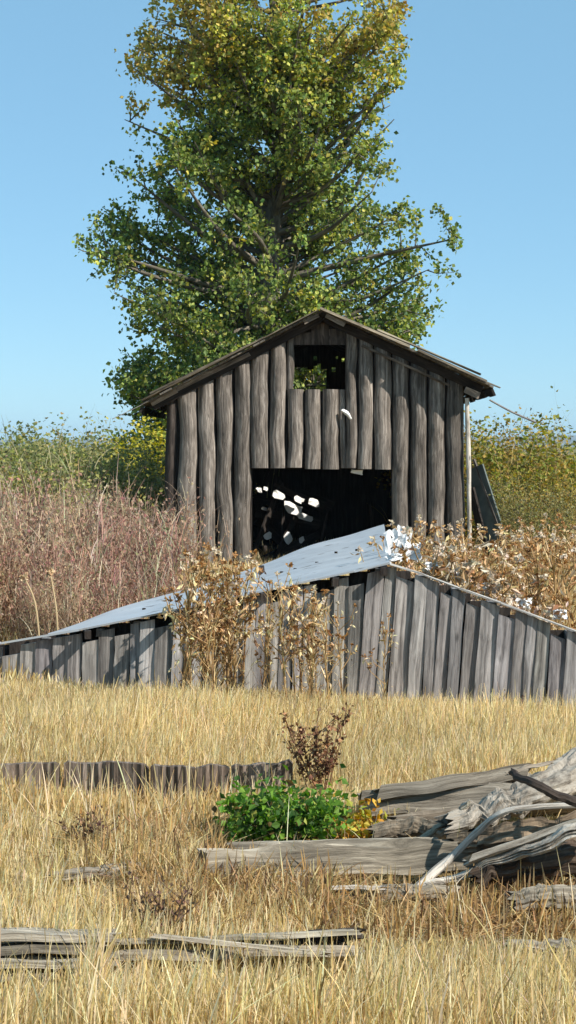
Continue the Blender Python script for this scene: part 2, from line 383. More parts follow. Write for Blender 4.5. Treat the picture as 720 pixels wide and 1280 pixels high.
# floor of the shed: a dark plank floor
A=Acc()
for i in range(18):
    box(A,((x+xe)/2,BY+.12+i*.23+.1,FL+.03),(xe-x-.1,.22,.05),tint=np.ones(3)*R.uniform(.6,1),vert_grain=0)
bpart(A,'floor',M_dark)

SUN=np.array([.66,-.43,.62]); SUN/=np.linalg.norm(SUN)
# pale pieces shaped as sun patches, each under a gap cut for sun
scr=[(324,612,7,6),(332,611,6,5),(348,619,15,9),(374,625,13,8),(393,628,15,10),(367,636,23,14),(382,647,18,9),(331,636,9,4),(335,670,9,9),(360,672,10,15),(377,675,7,7)]
SD=24.9; roof_holes=[]; sun_patch_pts=[]
for (a,b,w,h) in scr:
    d=SD+R.uniform(-.25,.25); p=Dp(a,b,d); sun_patch_pts.append((p,w*d/F,h*d/F))
    # intersect the ray to the sun with the right slope
    m=(RE[1]-ridge[1])/(RE[0]-ridge[0])
    t=(ridge[1]+m*(p[0]-ridge[0])-p[2])/(SUN[2]-m*SUN[0]); q=p+SUN*t
    roof_holes.append((q[0],q[1],w*d/F*.5+.06,.15))
# roof boards: run along the ridge, laid side by side up the slope; gaps cut to let sun onto the pale pieces
def roof_side(E,name,sgn):
    A=Acc(); dx=E[0]-ridge[0]; dz=E[1]-ridge[1]; L=math.hypot(dx,dz); ang=math.atan2(dz,dx)
    w=.055; n=int(L/w); y0,y1=BY-.34,BY+DEP+.25
    for i in range(n+1):
        s=(i+.5)*w; 
        if s+w/2>L+.01: break
        cx=ridge[0]+dx/L*s; cz=ridge[1]+dz/L*s+.012
        g=i//3
        ya=y0+(0 if g%2 else .05)+.04*math.sin(g*2.3); yb=y1+.04*math.sin(g*3.1)
        segs=[(ya,yb)]
        if sgn>0:
            for hx,hy,rx,ry in roof_holes:
                if abs(cx-hx)<rx:
                    ns=[]
                    for a,b in segs:
                        if hy-ry>a and hy+ry<b: ns+= [(a,hy-ry),(hy+ry,b)]
                        else: ns.append((a,b))
                    segs=ns
        for a,b in segs:
            box(A,(cx,(a+b)/2,cz),(w+.001,b-a,.022),roty(-ang),tint=np.ones(3)*(.8+.35*math.sin(g*7.7)**2),vert_grain=1)
    return bpart(A,name,M_roof)
rl=roof_side(LE,'roof',-1); rr=roof_side(RE,'roof',1)
# rafters under the roof edge + loose cover boards on top, ragged ends
def beam(A,p0,p1,w,h,tint=(1,1,1),jit=0):
    p0=np.array(p0,float); p1=np.array(p1,float); d=p1-p0; L=np.linalg.norm(d); d/=L
    s=np.cross(d,[0,0,1.]); 
    if np.linalg.norm(s)<.1: s=np.array([0,1.,0])
    s/=np.linalg.norm(s); u=np.cross(s,d)
    rot=np.stack([d,s,u],1); box(A,(p0+p1)/2,(L,w,h),rot,tint,jit=jit,vert_grain=0)
for E in (LE,RE):
    for yy in (BY-.10,BY+1.4,BY+2.8,BY+DEP-.1):
        A=Acc(); k=.93; beam(A,(ridge[0]+.01*np.sign(E[0]),yy,ridge[1]-.075),(ridge[0]+(E[0]-ridge[0])*k,yy,ridge[1]+(E[1]-ridge[1])*k-.075),.05,.11,tint=(.8,.75,.7))
        bpart(A,'rafter',M_dark)
def onroof(px,up,y):                        # a point above the roof line
    x=bx_(px); return (x,y,roofz(x)+up)
def rboard(pts,w,h,label=None,mat=M_roof,tint=(1.2,1.15,1.05)):
    A=Acc(); beam(A,pts[0],pts[1],w,h,tint,jit=.004); o=bpart(A,'roof_board',mat)
    if label: o['label']=label
rboard((onroof(180,.05,BY-.3),onroof(398,.045,BY-.3)),.2,.022)
rboard((onroof(188,.11,BY-.05),onroof(330,.06,BY-.05)),.2,.02)
rboard((onroof(400,.05,BY-.3),onroof(510,.04,BY-.3)),.2,.028,tint=(1.6,1.5,1.35))
rboard((onroof(470,.075,BY-.25),onroof(598,.10,BY-.25)),.12,.018,'loose board lifting off the right roof slope',tint=(1.4,1.35,1.2))
rboard((onroof(520,.04,BY-.32),onroof(604,.035,BY-.32)),.2,.022,tint=(1.5,1.4,1.3))
rboard((onroof(586,.03,BY-.2),onroof(623,.05,BY-.2)),.1,.015)
# gable trim: short pale pieces under the peak and at the eaves
def trim(pa,pb,w,mat=M_slab,tint=(1.3,1.25,1.15),name='barge_board',y=BY-.28):
    A=Acc(); beam(A,(bx_(pa[0]),y,bz(pa[1])),(bx_(pb[0]),y,bz(pb[1])),.025,w,tint,jit=.004); bpart(A,name,mat)
trim((380,405),(398,396),.05); trim((407,396),(430,408),.055)
trim((190,505),(222,488),.075,tint=(1.6,1.5,1.35),y=BY-.16); trim((580,487),(597,495),.08,tint=(1.5,1.4,1.3),y=BY-.16)
trim((222,487),(312,443),.05,y=BY-.13,tint=(1.3,1.2,1.1)); trim((452,432),(560,482),.03,y=BY-.13,tint=(.8,.75,.7))
# eave undersides: ragged fascia pieces
for E,s in ((LE,1),(RE,-1)):
    A=Acc()
    for k in range(9):
        yy=BY-.25+k*.5; box(A,(E[0]+s*.02,yy+.25,E[1]-.03-R.uniform(0,.02)),(.03,.48,R.uniform(.07,.12)),roty(s*.4),vert_grain=1)
    bpart(A,'eave_board',M_dark)
# pale knob on the gable, lintel chip, battens
A=Acc(); tube(A,[(bx_(428),BY-.11,bz(513)),(bx_(433),BY-.13,bz(517)),(bx_(438),BY-.11,bz(523))],[.026,.04,.024],10,flat=.75,rough=.1,sub=7)
o=bpart(A,'insulator',M_pale_spot,True); o['label']='small pale knob fixed to the gable below the loft opening'
A=Acc(); box(A,(bx_(446),BY+.03,bz(590)),(.13,.03,.05),roty(.15),jit=.008); o=bpart(A,'wood_chip',M_pale_spot); o['label']='pale broken chip under the gable slabs'
A=Acc(); box(A,((bx_(314)+bx_(490))/2,BY+.05,lint+.06),(bx_(490)-bx_(314),.06,.14),vert_grain=0); bpart(A,'door_header',M_dark)
A=Acc(); box(A,((x+xe)/2,BY+.06,2.24),(xe-x-.1,.05,.09),vert_grain=0); bpart(A,'wall_girt',M_dark)

# junk inside the shed
bo=[((318,690,24.6),(352,603,25.3),.10,.03),((342,606,25.2),(404,636,25.4),.09,.03),((398,690,24.7),(410,640,25.3),.05,.03),((345,700,24.6),(372,640,25.2),.12,.03),((320,640,25.4),(400,655,25.5),.14,.03),((330,700,24.7),(398,668,25.4),.12,.04),((352,690,25),(356,612,25.5),.1,.03),((470,690,24.8),(462,632,25.4),.09,.03)]
jl=['dark board leaning at the far left of the doorway','dark board sloping down to the right across the top of the junk','short grey stick upright at the right end of the junk','dark board leaning steeply in the middle of the junk','dark board lying level across the junk heap','dark board low down across the junk heap','upright dark board in the heart of the junk','dark board leaning alone in the right half of the doorway']
for (a,b,w,h),lb in zip(bo,jl):
    A=Acc(); beam(A,Dp(*a),Dp(*b),h,w); o=A.build('scrap_board',M_dark); tag(o,lb,'board','dark boards heaped inside the doorway')
A=Acc(); c=Dp(360,690,25.75)
for i in range(9):
    a=R.uniform(0,PI); box(A,(c[0]+R.uniform(-.45,.45),c[1]+R.uniform(-.1,.25),.1+R.uniform(0,.75)),(R.uniform(.3,.6),.05,R.uniform(.1,.2)),rotz(R.uniform(-.4,.4))@roty(R.uniform(-.7,.7)),vert_grain=0)
for i in range(6): box(A,(c[0]+R.uniform(-.4,.4),c[1]+R.uniform(0,.2),.1),(R.uniform(.3,.5),.3,R.uniform(.15,.25)),rotz(R.uniform(-1,1)),vert_grain=0)
tag(A.build('timber_heap',M_dark),'black heap of broken timber at the left inside the shed','timber heap',kind='stuff')
sl=['small pale scrap at the upper left edge of the doorway','small pale scrap just right of the upper left one','bright scrap at the top left of the junk heap','bright scrap above the biggest one','bright scrap farthest right in the doorway','biggest bright scrap in the middle of the heap','long bright scrap just under the biggest one','thin faint scrap at the left of the heap','round bright scrap low at the left of the heap','tall tilted bright scrap low in the heap','small round scrap low at the right of the heap']
for (p,w,h),lb,sc_ in zip(sun_patch_pts,sl,scr):
    A=Acc(); m=10; th=np.linspace(0,2*PI,m,endpoint=False); r=1+R.normal(0,.12,m)
    ex=np.sign(np.cos(th))*np.abs(np.cos(th))**.6; ez=np.sign(np.sin(th))*np.abs(np.sin(th))**.6
    tilt=.25 if sc_[3]<sc_[2] else -.5
    P0=np.stack([ex*w/2*r*1.35,R.normal(0,.006,m),ez*h/2*r],1)@roty(tilt).T@rotz(.75).T
    fr=P0+p+[0,-.02,0]; bk=P0+p+[0,.02,0]; ce=np.array([p+[0,-.03,.01]]); V=np.vstack([fr,bk,ce,p[None]+[0,.03,0]])
    A.add(V,[[j,(j+1)%m,2*m] for j in range(m)]); A.add(V,[[m+(j+1)%m,m+j,2*m+1] for j in range(m)]); A.add(V,[[(j+1)%m,j,m+j,m+(j+1)%m] for j in range(m)])
    tag(A.build('pale_scrap',M_pale_spot),lb,'scrap','bright scraps in the dark doorway')

# wires / batten from the eaves
def wire(pts,r,lb,name='wire',cat='wire',mat=M_wire,sub=20):
    A=Acc(); tube(A,pts,r,6,sub=sub); tag(A.build(name,mat,smooth=True),lb,cat)
wire([Dp(612,500,23),Dp(640,515,22.9),Dp(670,528,22.8)],[.012,.014,.016],'thin dark stick jutting from the right eave of the shed into the sky','stick','stick')
wire([Dp(190,500,23),Dp(165,512,22.9),Dp(140,524,22.8)],.005,'fine wire sagging from the left eave of the shed')
# boards leaning on the right wall
def lean(p0,p1,w,h,lb,mat):
    A=Acc(); beam(A,p0,p1,h,w,jit=.004); tag(A.build('leaning_board',mat),lb,'board','boards leaning against the shed')
def gp(px,d): x_=at(px,d); return (x_,d,float(hgt(x_,d)))
lean(gp(634,23.4),Dp(593,584,23.7),.28,.03,'wide green-grey board leaning on the right wall of the shed',M_green)
lean(gp(644,23.3),Dp(592,574,23.7),.035,.03,'thin grey pole leaning outermost on the right wall of the shed',M_slab)
lean(gp(614,23.4),Dp(588,610,23.6),.10,.03,'narrow dark board leaning closest to the shed corner',M_dark)
lean(gp(640,23.9),Dp(600,600,24.1),.14,.03,'black board leaning under the thin grey pole',M_dark)

# ------------------------------------------------------------------ collapsed low shed in front
CY=11.1
cel=empty('collapsed_shed',(at(490,CY),CY,0))
tag(cel,'collapsed low gable of silver-grey boards with a bent metal sheet on its left slope','shed')
CO=np.array(cel.location)
def cpart(A,name,mat,smooth=False):
    for i in range(len(A.v)): A.v[i]=A.v[i]-CO
    return A.build(name,mat,cel,smooth)
def cy(px): return CY+(490-px)*.0009
def ctop(px):
    pts=[(-260,862),(0,807),(100,790),(199,770),(395,727),(444,717),(490,706),(505,711),(550,727),(592,744),(640,760),(689,779),(760,806),(980,890)]
    return np.interp(px,[p[0] for p in pts],[p[1] for p in pts])
notch=[(-60,30),(10,30),(103,26),(147,24),(197,26),(252,24),(300,24),(347,24),(395,24),(444,24),(505,28),(550,28),(592,26),(640,16),(689,22),(740,26),(790,24)]
A=Acc(); px=-230.0
while px<900:
    w=R.uniform(12,24); c=px+w/2; d=cy(c)+R.uniform(-.008,.008)
    zt=EYE-(ctop(c)-HZ)/F*d-.012
    nd=[n for n in notch if abs(c-n[0])<w/2]
    if nd: zt-=.06
    elif R.random()<.5: zt-=R.uniform(0,.012)
    zb=float(hgt(at(c,d),d))-.05
    lean_=(.07+R.normal(0,.008)) if c>455 else (.02+R.normal(0,.012))
    hh=zt-zb; x_=at(c,d)+lean_*0
    xs_=np.array([-.5,.5])*(w*d/F-R.choice([.0,.002,.007],p=[.6,.3,.1])); 
    # board with sloping top, cup and split edges
    n=9; off=R.uniform(0,60,2)
    t=np.linspace(0,1,n); xc=x_-lean_*(t-1)*hh*-1
    xc=x_+lean_*(t-.6)*hh
    slope=-(ctop(c+5)-ctop(c-5))/10
    edge=[snoise(n,4,.0022),snoise(n,4,.0022)]
    tt=np.array([1,1,1])*R.uniform(.68,1.25)*np.array([1,R.uniform(.96,1),R.uniform(.92,1.02)])
    V=[];U=[]
    for k in range(n):
        for (sx,yy) in ((0,0),(.5,-.004),(1,0),(1,.022),(0,.022)):
            xx=xc[k]+xs_[0]+(xs_[1]-xs_[0])*sx+(edge[0][k] if sx==0 else edge[1][k] if sx==1 else 0)
            zz=zb+hh*t[k]+(slope*(xx-xc[k]) if k==n-1 else 0)
            V.append((xx,d+yy+.004*math.sin(t[k]*3+c),zz)); U.append((xx-xc[k]+off[0]+yy,zz+off[1]))
    idx=np.arange(n*5).reshape(n,5); f=np.stack([idx[:-1],np.roll(idx,-1,1)[:-1],np.roll(idx,-1,1)[1:],idx[1:]],-1).reshape(-1,4)
    A.add(V,f,tt,U); A.add(np.array(V)[-5:],[[0,1,2],[0,2,3],[0,3,4]],tt*1.2,np.array(U)[-5:])
    px+=w
cpart(A,'gable_wall',M_board)
# dark backing added as shade in the gaps, then rafter ends between the notches
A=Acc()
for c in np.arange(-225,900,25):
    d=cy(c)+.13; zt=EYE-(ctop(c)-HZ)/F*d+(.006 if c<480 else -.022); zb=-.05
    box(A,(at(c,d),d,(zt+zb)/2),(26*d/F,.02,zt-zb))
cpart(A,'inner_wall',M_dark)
for i in range(len(notch)-1):
    A=Acc()
    c=(notch[i][0]+notch[i+1][0])/2
    d=cy(c)+.01; zt=EYE-(ctop(c)-HZ)/F*d-.03; box(A,(at(c,d),d+.075,zt),(.05,.14,.05),tint=(.7,.7,.7),vert_grain=1)
    cpart(A,'rafter_end',M_board)
# top edge strips
A=Acc(); seq=[-230,0,100,199,300,395,444,488]
for a,b in zip(seq[:-1],seq[1:]):
    p0=Dp(a,ctop(a)-3,cy(a)-.02); p1=Dp(b,ctop(b)-3,cy(b)-.02); beam(A,p0,p1,.06,.011,jit=.001)
cpart(A,'edge_strip',M_metal)
A=Acc(); seq=[488,530,575,625,680,760,900]
for a,b in zip(seq[:-1],seq[1:]):
    p0=Dp(a,ctop(a)-1.5,cy(a)-.0); p1=Dp(b,ctop(b)-1.5,cy(b)-.0); beam(A,p0,p1,.05,.010,tint=(1.3,1.3,1.25),jit=.002)
cpart(A,'top_rail',M_board)
# metal sheet on the left slope: outline on the slope plane, with low ribs and a dent
pk=Dp(488,704,CY-.03); mL=.225; kr=.045
def onplane(px,py):
    # z = pk.z + mL*(X-pk.x-kr*(d-CY))
    a=(px-360)/F; b=(py-HZ)/F
    d=(EYE-pk[2]+mL*(pk[0]-kr*CY+0))/(b+mL*a-mL*kr) if True else 0
    return np.array([a*d,d,EYE-b*d])
bot=[(x_,ctop(x_)-4) for x_ in np.linspace(487,60,60)]
topo=np.interp(np.linspace(480,60,60),[60,100,150,210,262,312,390,480],[790,779,762,742,727,708,683,655])
up=[(x_,y_) for x_,y_ in zip(np.linspace(480,60,60),topo)]
A=Acc(); K=10; V=[];U=[]
for (a,b) in zip(bot,up):
    P0=onplane(*a); P1=onplane(a[0]+(b[0]-a[0]),b[1])
    for k in range(K):
        t=k/(K-1); P=P0*(1-t)+P1*t
        P=P+np.array([0,0,1])*min(1,t*2.5)*(.006*math.sin(P[0]*9)+.010*math.sin(P[1]*1.7+P[0])-.012*t*math.exp(-((a[0]-300)/60)**2))
        V.append(P); U.append((P[0],P[1]))
idx=np.arange(60*K).reshape(60,K); f=np.stack([idx[:-1,:-1],idx[:-1,1:],idx[1:,1:],idx[1:,:-1]],-1).reshape(-1,4)
A.add(V,f,(1,1,1),U); V2=np.array(V)-[0,0,.004]; A.add(V2,f[:,::-1],(1,1,1),U)
cpart(A,'metal_sheet',M_metal,True)
print('sheet corners',onplane(487,702),onplane(480,655),onplane(210,742),onplane(60,790))
for a_,b_ in [(420,691),(446,688),(463,681),(396,704),(369,712),(352,716),(300,735),(180,762)]:
    A=Acc(); p_=onplane(a_,b_); tube(A,[p_+[0,0,-.004],p_+[0,0,.010]],.012,8,(.5,.4,.35)); cpart(A,'nail_head',M_dark)
# roof purlins and a ridge pole under the sheet
for x_ in (480,420,330,220,110):
    A=Acc()
    a=onplane(x_,ctop(x_)-2)-[0,0,.04]; b=onplane(x_-3,np.interp(x_,[60,100,150,210,262,312,390,480],[790,779,762,742,727,708,683,655])+2)-[0,0,.04]
    beam(A,a,b,.04,.05)
    cpart(A,'roof_pole',M_dark)

# torn white sheeting at the ridge
def crumple(c,s,lb,name='torn_sheet',n=8,am=.16,mat=M_white,rz=0):
    A=Acc(); u=np.linspace(-.5,.5,n); X,Z=np.meshgrid(u,u)
    Y=R.normal(0,am*.35,X.shape)+am*np.sin(X*7+R.uniform(0,6))*.5
    X=X+R.normal(0,.06,X.shape); Z=Z+R.normal(0,.07,Z.shape)
    V=np.stack([X*s[0],Y*s[0],Z*s[1]],-1).reshape(-1,3)@roty(rz).T+np.array(c)
    idx=np.arange(n*n).reshape(n,n); f=np.stack([idx[:-1,:-1],idx[:-1,1:],idx[1:,1:],idx[1:,:-1]],-1).reshape(-1,4)
    keep=R.random(len(f))>.12
    A.add(V,f[keep]); V2=V+[0,.004,0]; A.add(V2,f[keep][:,::-1]); tag(A.build(name,mat),lb,'torn sheet','torn white sheeting on the collapsed shed')
crumple(Dp(489,680,12.2),(.09,.19),'tall torn white sheet standing at the peak of the collapsed shed')
crumple(Dp(504,672,12.4),(.11,.14),'ragged white sheet just right of the tall one at the peak',am=.2,rz=.3)
crumple(Dp(517,690,12.2),(.10,.12),'crumpled white sheet low behind the dark notch by the peak',am=.2)
crumple(Dp(493,697,11.35),(.10,.05),'small white rag at the very tip of the board gable',am=.2)
for k,(a,b,s,lb) in enumerate([(575,722,.09,'white rag above the second notch right of the peak'),(612,735,.10,'white rag caught in the weeds above the third notch'),(655,755,.10,'white rag above the long rail on the right slope'),(700,768,.09,'white rag at the far right end of the rail'),(540,708,.08,'small white rag nearest the peak on the right slope')]):
    crumple(Dp(a,b,11.6),(s,s*.7),lb,am=.25)

# ------------------------------------------------------------------ grass
EX=[]   # (x0,x1,y0,y1, height factor)  low grass in front of fallen timber
def ex(px0,px1,pyb,zt,depth,fac):
    d=F*EYE/(pyb-HZ); EX.append((at(px0,d),at(px1,d),d-depth,d+.06,fac))
ex(-40,365,1001,0,.55,.6); ex(262,480,1098,0,.55,.42); ex(400,760,1125,0,.6,.5); ex(480,760,1060,0,.9,.35)
ex(268,480,1062,0,.5,.4); ex(262,470,1050,0,1.2,.5); ex(80,210,1112,0,.35,.5); ex(-60,110,1235,0,.5,.35); ex(140,440,1230,0,.5,.4); ex(640,760,1195,0,.3,.6); ex(410,570,1128,0,.3,.6)
def grass(y0,y1,dens,wid,hm,name,cols,w,seg=4,lean=.28,xm=1.35):
    ar=.16*xm*(y1*y1-y0*y0)+2.2*(y1-y0); n=int(ar*dens/7)
    u=R.random(n); yy=np.sqrt(y0*y0+u*(y1*y1-y0*y0)); xx=R.uniform(-1,1,n)*(.16*xm*yy+1.1)
    # clumps
    bare=(np.sin(xx*5.3+2*np.sin(yy*3.1))+np.sin(yy*6.1+xx*3.3))>.75; kp=~((bare)&(yy>5.6)&(yy<8.0)&(R.random(len(yy))<.6)); xx=xx[kp]; yy=yy[kp]; n=len(xx)
    T=7; X=np.repeat(xx,T)+R.normal(0,.035,n*T); Y=np.repeat(yy,T)+R.normal(0,.035,n*T)
    N=len(X); f=np.ones(N)
    for (a,b,c,d,fa) in EX:
        m=(X>a)&(X<b)&(Y>c)&(Y<d); f[m]=np.minimum(f[m],fa*R.uniform(.5,1.45,m.sum()))
    pn=.5+.5*np.sin(X*2.1+1.3*np.sin(Y*1.7))*np.sin(Y*1.9+X)
    hz_=np.interp(Y,[4.5,5.3,5.7,8.0,8.5,10.1,11,16.5,17.5,27],[.19,.16,.08,.08,.15,.15,.07,.30,.13,.2])
    H=hm*hz_*f*np.clip(R.normal(1,.25,N),.35,1.8)*(.75+.5*pn)
    ang=R.uniform(0,2*PI,N); ln=np.abs(R.normal(0,lean,N))+.03
    wind=np.array([.05,0])
    t=np.linspace(0,1,seg)
    D=np.stack([np.cos(ang)*ln+wind[0],np.sin(ang)*ln],1)
    P=np.zeros((N,seg,3)); P[:,:,0]=X[:,None]+D[:,0:1]*H[:,None]*t**1.7; P[:,:,1]=Y[:,None]+D[:,1:2]*H[:,None]*t**1.7
    P[:,:,2]=hgt(X,Y)[:,None]-.01+H[:,None]*t*(1-.25*ln[:,None]*t)
    W=wid*R.uniform(.6,1.3,N)[:,None]*np.array([1,.95,.7,.15] if seg==4 else np.linspace(1,.2,seg))[None]
    # some carry seed heads: widen the third ring
    hd=R.random(N)<.3; W[hd,2]*=2.0; W[hd,3]*=4
    a2=R.uniform(0,2*PI,N); side=np.stack([np.cos(a2),np.sin(a2)*.6,np.zeros(N)],1); side/=np.linalg.norm(side,axis=1,keepdims=True)
    C=palette(N,cols,w,.16)
    C*= (0.9+.2*pn)[:,None]
    A=Acc(); ribbons(A,P,W,side,C); o=A.build(name,M_grass); return o
straw=[(.72,.56,.28),(.82,.69,.42),(.60,.44,.18),(.34,.23,.10),(.66,.57,.38)]
g=grass(4.5,11.0,9000,.0034,1.15,'dry_grass',straw,[5,3,3,1,1.2]); tag(g,'golden dry grass standing across the foreground','grass',kind='stuff')
g=grass(11.12,27,900,.008,1.1,'dry_grass',straw,[5,3,3,1.5,1],seg=4,xm=1.6); tag(g,'dry grass behind the board gable and round the shed','grass',kind='stuff')
# wispy pale tall stems and matted orange-brown litter near the timbers
def scatter_pts(boxes,n):
    out=[]
    for (a,b,c,d) in boxes:
        pyb=R.uniform(c,d,n); dd=F*EYE/(pyb-HZ); out.append(np.stack([at(R.uniform(a,b,n),dd),dd],1))
    return np.concatenate(out)
def stems(P2,hm,lean,w,cols,wt,name,lb,cat='grass',heads=True,seg=5,mat=M_grass):
    N=len(P2); X,Y=P2[:,0],P2[:,1]; H=hm*R.uniform(.55,1.25,N); ang=R.uniform(0,2*PI,N); ln=np.abs(R.normal(0,lean,N)); t=np.linspace(0,1,seg)
    P=np.zeros((N,seg,3)); P[:,:,0]=X[:,None]+(np.cos(ang)*ln*H)[:,None]*t**1.3; P[:,:,1]=Y[:,None]+(np.sin(ang)*ln*H)[:,None]*t**1.3
    P[:,:,2]=hgt(X,Y)[:,None]-.01+H[:,None]*(t-.35*np.minimum(ln,1.5)[:,None]*t*t)
    W=w*R.uniform(.7,1.3,N)[:,None]*np.ones(seg)[None]; W[:,-1]*=.2
    a2=R.uniform(0,2*PI,N); side=np.stack([np.cos(a2),np.sin(a2)*.5,R.normal(0,.1,N)],1); side/=np.linalg.norm(side,axis=1,keepdims=True)
    A=Acc(); ribbons(A,P,W,side,palette(N,cols,wt,.15)); 
    return tag(A.build(name,mat),lb,cat,kind='stuff')
stems(scatter_pts([(-30,750,1010,1290)],420),.24,.5,.003,[(.78,.66,.42),(.66,.5,.24)],[1,1],'tall_grass_stems','pale taller grass stems bending through the foreground')
stems(scatter_pts([(100,280,1040,1110),(150,260,1110,1200),(380,600,1120,1190),(560,720,1110,1170),(240,420,1100,1160)],1500),.16,1.3,.005,[(.50,.32,.13),(.36,.22,.10),(.60,.45,.23),(.15,.09,.05)],[3,2,2,1],'matted_grass','matted orange-brown dead grass between the fallen timbers')
stems(scatter_pts([(-30,370,1003,1026)],1300),.11,.3,.0045,[(.66,.48,.22),(.74,.58,.32),(.50,.33,.12)],[2,1,1],'matted_grass','golden grass fringe growing up in front of the dark rotten boards')
stems(scatter_pts([(-30,370,1004,1040)],260),.24,.35,.004,[(.78,.66,.42),(.6,.45,.22)],[1,1],'tall_grass_stems','pale single stems crossing the dark rotten boards')
stems(scatter_pts([(-30,750,1040,1205)],2600),.09,1.8,.0045,[(.56,.42,.22),(.38,.26,.13),(.68,.56,.36),(.16,.10,.06)],[2,2,2,1.2],'matted_grass','flattened tangled dead grass and litter lying across the foreground')
stems(scatter_pts([(-30,380,1020,1100)],700),.10,1.0,.005,[(.60,.40,.16),(.45,.28,.10),(.66,.52,.30)],[2,1,1],'matted_grass','matted straw below the dark brown rotten boards')

# ------------------------------------------------------------------ fallen timber
def log(lb,pts,r,mat,name='fallen_log',cat='log',group='weathered logs lying in the grass',flat=.85,seg=30,gro=.045,rough=.05,sub=64,tint=(1,1,1),ragged=.02):
    A=Acc(); P=[Zp(*p) for p in pts]; tube(A,P,r,seg,tint,flat,gro,rough,True,sub,ragged=ragged,fine=.018 if seg>12 else .01,captint=.3 if seg>12 else 1)
    c=np.mean([p for p in P],0); c[2]=0
    for i in range(len(A.v)): A.v[i]=A.v[i]-c
    o=A.build(name,mat,smooth=False); o.location=c; tag(o,lb,cat,group); return o
def plank(lb,p0,p1,w,h,mat=M_log,group='weathered boards lying in the grass',tint=(1,1,1),name='fallen_board',tilt=.25,split=True):
    """plank with ragged ends, drawn as a bent, split strip"""
    A=Acc(); a,b=Zp(*p0),Zp(*p1); n=22; t=np.linspace(0,1,n); m=11
    d=b-a; L=np.linalg.norm(d); d/=L; s=np.cross(d,[0,0,1.]); s/=np.linalg.norm(s); s=s*math.cos(tilt)-np.array([0,0,1.])*math.sin(tilt)*-1; u=np.cross(s,d)
    if u[2]<0: u=-u
    cur=snoise(n,3,.003); V=[];U=[]; off=R.uniform(0,50,2)
    us=np.linspace(-.5,.5,m); prof=[(x,.5+R.normal(0,.10)) for x in us]+[(x,-.5) for x in us[::-1]]
    e0=R.uniform(0,.06,len(prof)); e1=R.uniform(0,.06,len(prof))
    for k in range(n):
        c=a+(b-a)*t[k]+u*cur[k]
        for j,(x,z) in enumerate(prof):
            x2=x*(1+.06*math.sin(t[k]*9+off[0])*(abs(x)>.4)); ad=d*((e0[j] if k==0 else 0)*-1+(e1[j] if k==n-1 else 0))
            V.append(c+s*x2*w+u*z*h*(1+.15*math.sin(t[k]*14+j*2))+ad); U.append((x*w*1.3+z*h+off[0],t[k]*L+off[1]))
    q=len(prof); idx=np.arange(n*q).reshape(n,q); f=np.stack([idx[:-1],np.roll(idx,-1,1)[:-1],np.roll(idx,-1,1)[1:],idx[1:]],-1).reshape(-1,4)
    A.add(V,f,tint,U)
    for e in (0,n-1):
        ring=np.array(V)[e*q:(e+1)*q]; vv=np.vstack([ring,ring.mean(0)]); A.add(vv,[[j,(j+1)%q,q] for j in range(q)],tint,vv[:,[0,2]])
    c=(a+b)/2; c[2]=0
    for i in range(len(A.v)): A.v[i]=A.v[i]-c
    o=A.build(name,mat); o.location=c; tag(o,lb,'board' if 'board' in name else 'timber',group,'thing'); return o
plank('long squared grey beam lying in front of the green bush',(266,1084,.075),(582,1074,.075),.13,.095,tint=(.95,.92,.84),name='split_timber')
plank('split grey beam lying directly behind the long one beside the bush',(300,1062,.08),(540,1054,.08),.09,.04,tint=(1,1,.95),name='split_timber')
plank('broad grey split log at the back of the timber pile',(462,1010,.09),(770,992,.17),.22,.11,tint=(.9,.88,.84),name='split_timber',tilt=.35)
plank('rotten grey slab lying on top of the back of the pile',(478,994,.16),(650,968,.24),.14,.05,tint=(.72,.70,.66),name='split_timber',tilt=.3)
plank('thin grey board between the back log and the short stick',(500,1028,.10),(640,1012,.14),.10,.04,tint=(.66,.6,.54),name='split_timber',tilt=.2)
log('thick bleached trunk rising to the right edge of the pile',[(566,1030,.16),(620,1012,.20),(680,985,.27),(770,946,.32)],[.05,.066,.075,.10],M_stump,flat=.8,gro=.06,rough=.07,tint=(.78,.75,.70),ragged=.03)
log('long bleached branch curving over the front of the pile',[(526,1106,.04),(560,1076,.10),(598,1040,.21),(630,1015,.29),(672,1009,.31),(750,1006,.32)],[.018,.019,.015,.013,.013,.013],M_pale,name='fallen_branch',cat='branch',seg=9,sub=30,group='branches on the timber pile')
log('bleached splintered slab slanting across the front of the pile',[(524,1109,.05),(575,1094,.08),(640,1070,.16),(700,1047,.24),(770,1022,.31)],[.012,.02,.032,.042,.052],M_stump,flat=.55,gro=.10,rough=.06,tint=(1.15,1.13,1.08))
plank('narrow bleached splinter lying just above the splintered slab',(596,1072,.15),(770,1012,.34),.05,.02,M_pale,tint=(.95,.92,.86),tilt=.4)
log('dark crooked branch leaning over the bleached trunk',[(641,968,.42),(668,980,.41),(700,996,.37),(745,1010,.33)],[.014,.018,.02,.022],M_dark,name='fallen_branch',cat='branch',seg=8,group='branches on the timber pile',tint=(1.5,1.4,1.3))
log('short grey stick leaning at the left end of the pile',[(532,1045,.10),(560,1024,.17),(584,1006,.23)],[.014,.013,.011],M_log,name='fallen_branch',cat='branch',seg=8,group='branches on the timber pile',tint=(1.1,1.1,1))
log('slim grey log half buried below the long beam',[(416,1122,.03),(490,1117,.035),(566,1114,.04)],[.03,.034,.03],M_log,tint=(1,.95,.85))
log('grey log end in the dark gap at the right under the pile',[(640,1128,.05),(700,1122,.06),(770,1120,.06)],[.04,.05,.05],M_log,tint=(.8,.78,.72))
log('rotten black log in the shade beneath the bleached slab',[(596,1092,.09),(680,1078,.12),(780,1070,.13)],[.05,.07,.08],M_brown,tint=(.5,.45,.4))  # added log, its dark tint painting the shade under the slab
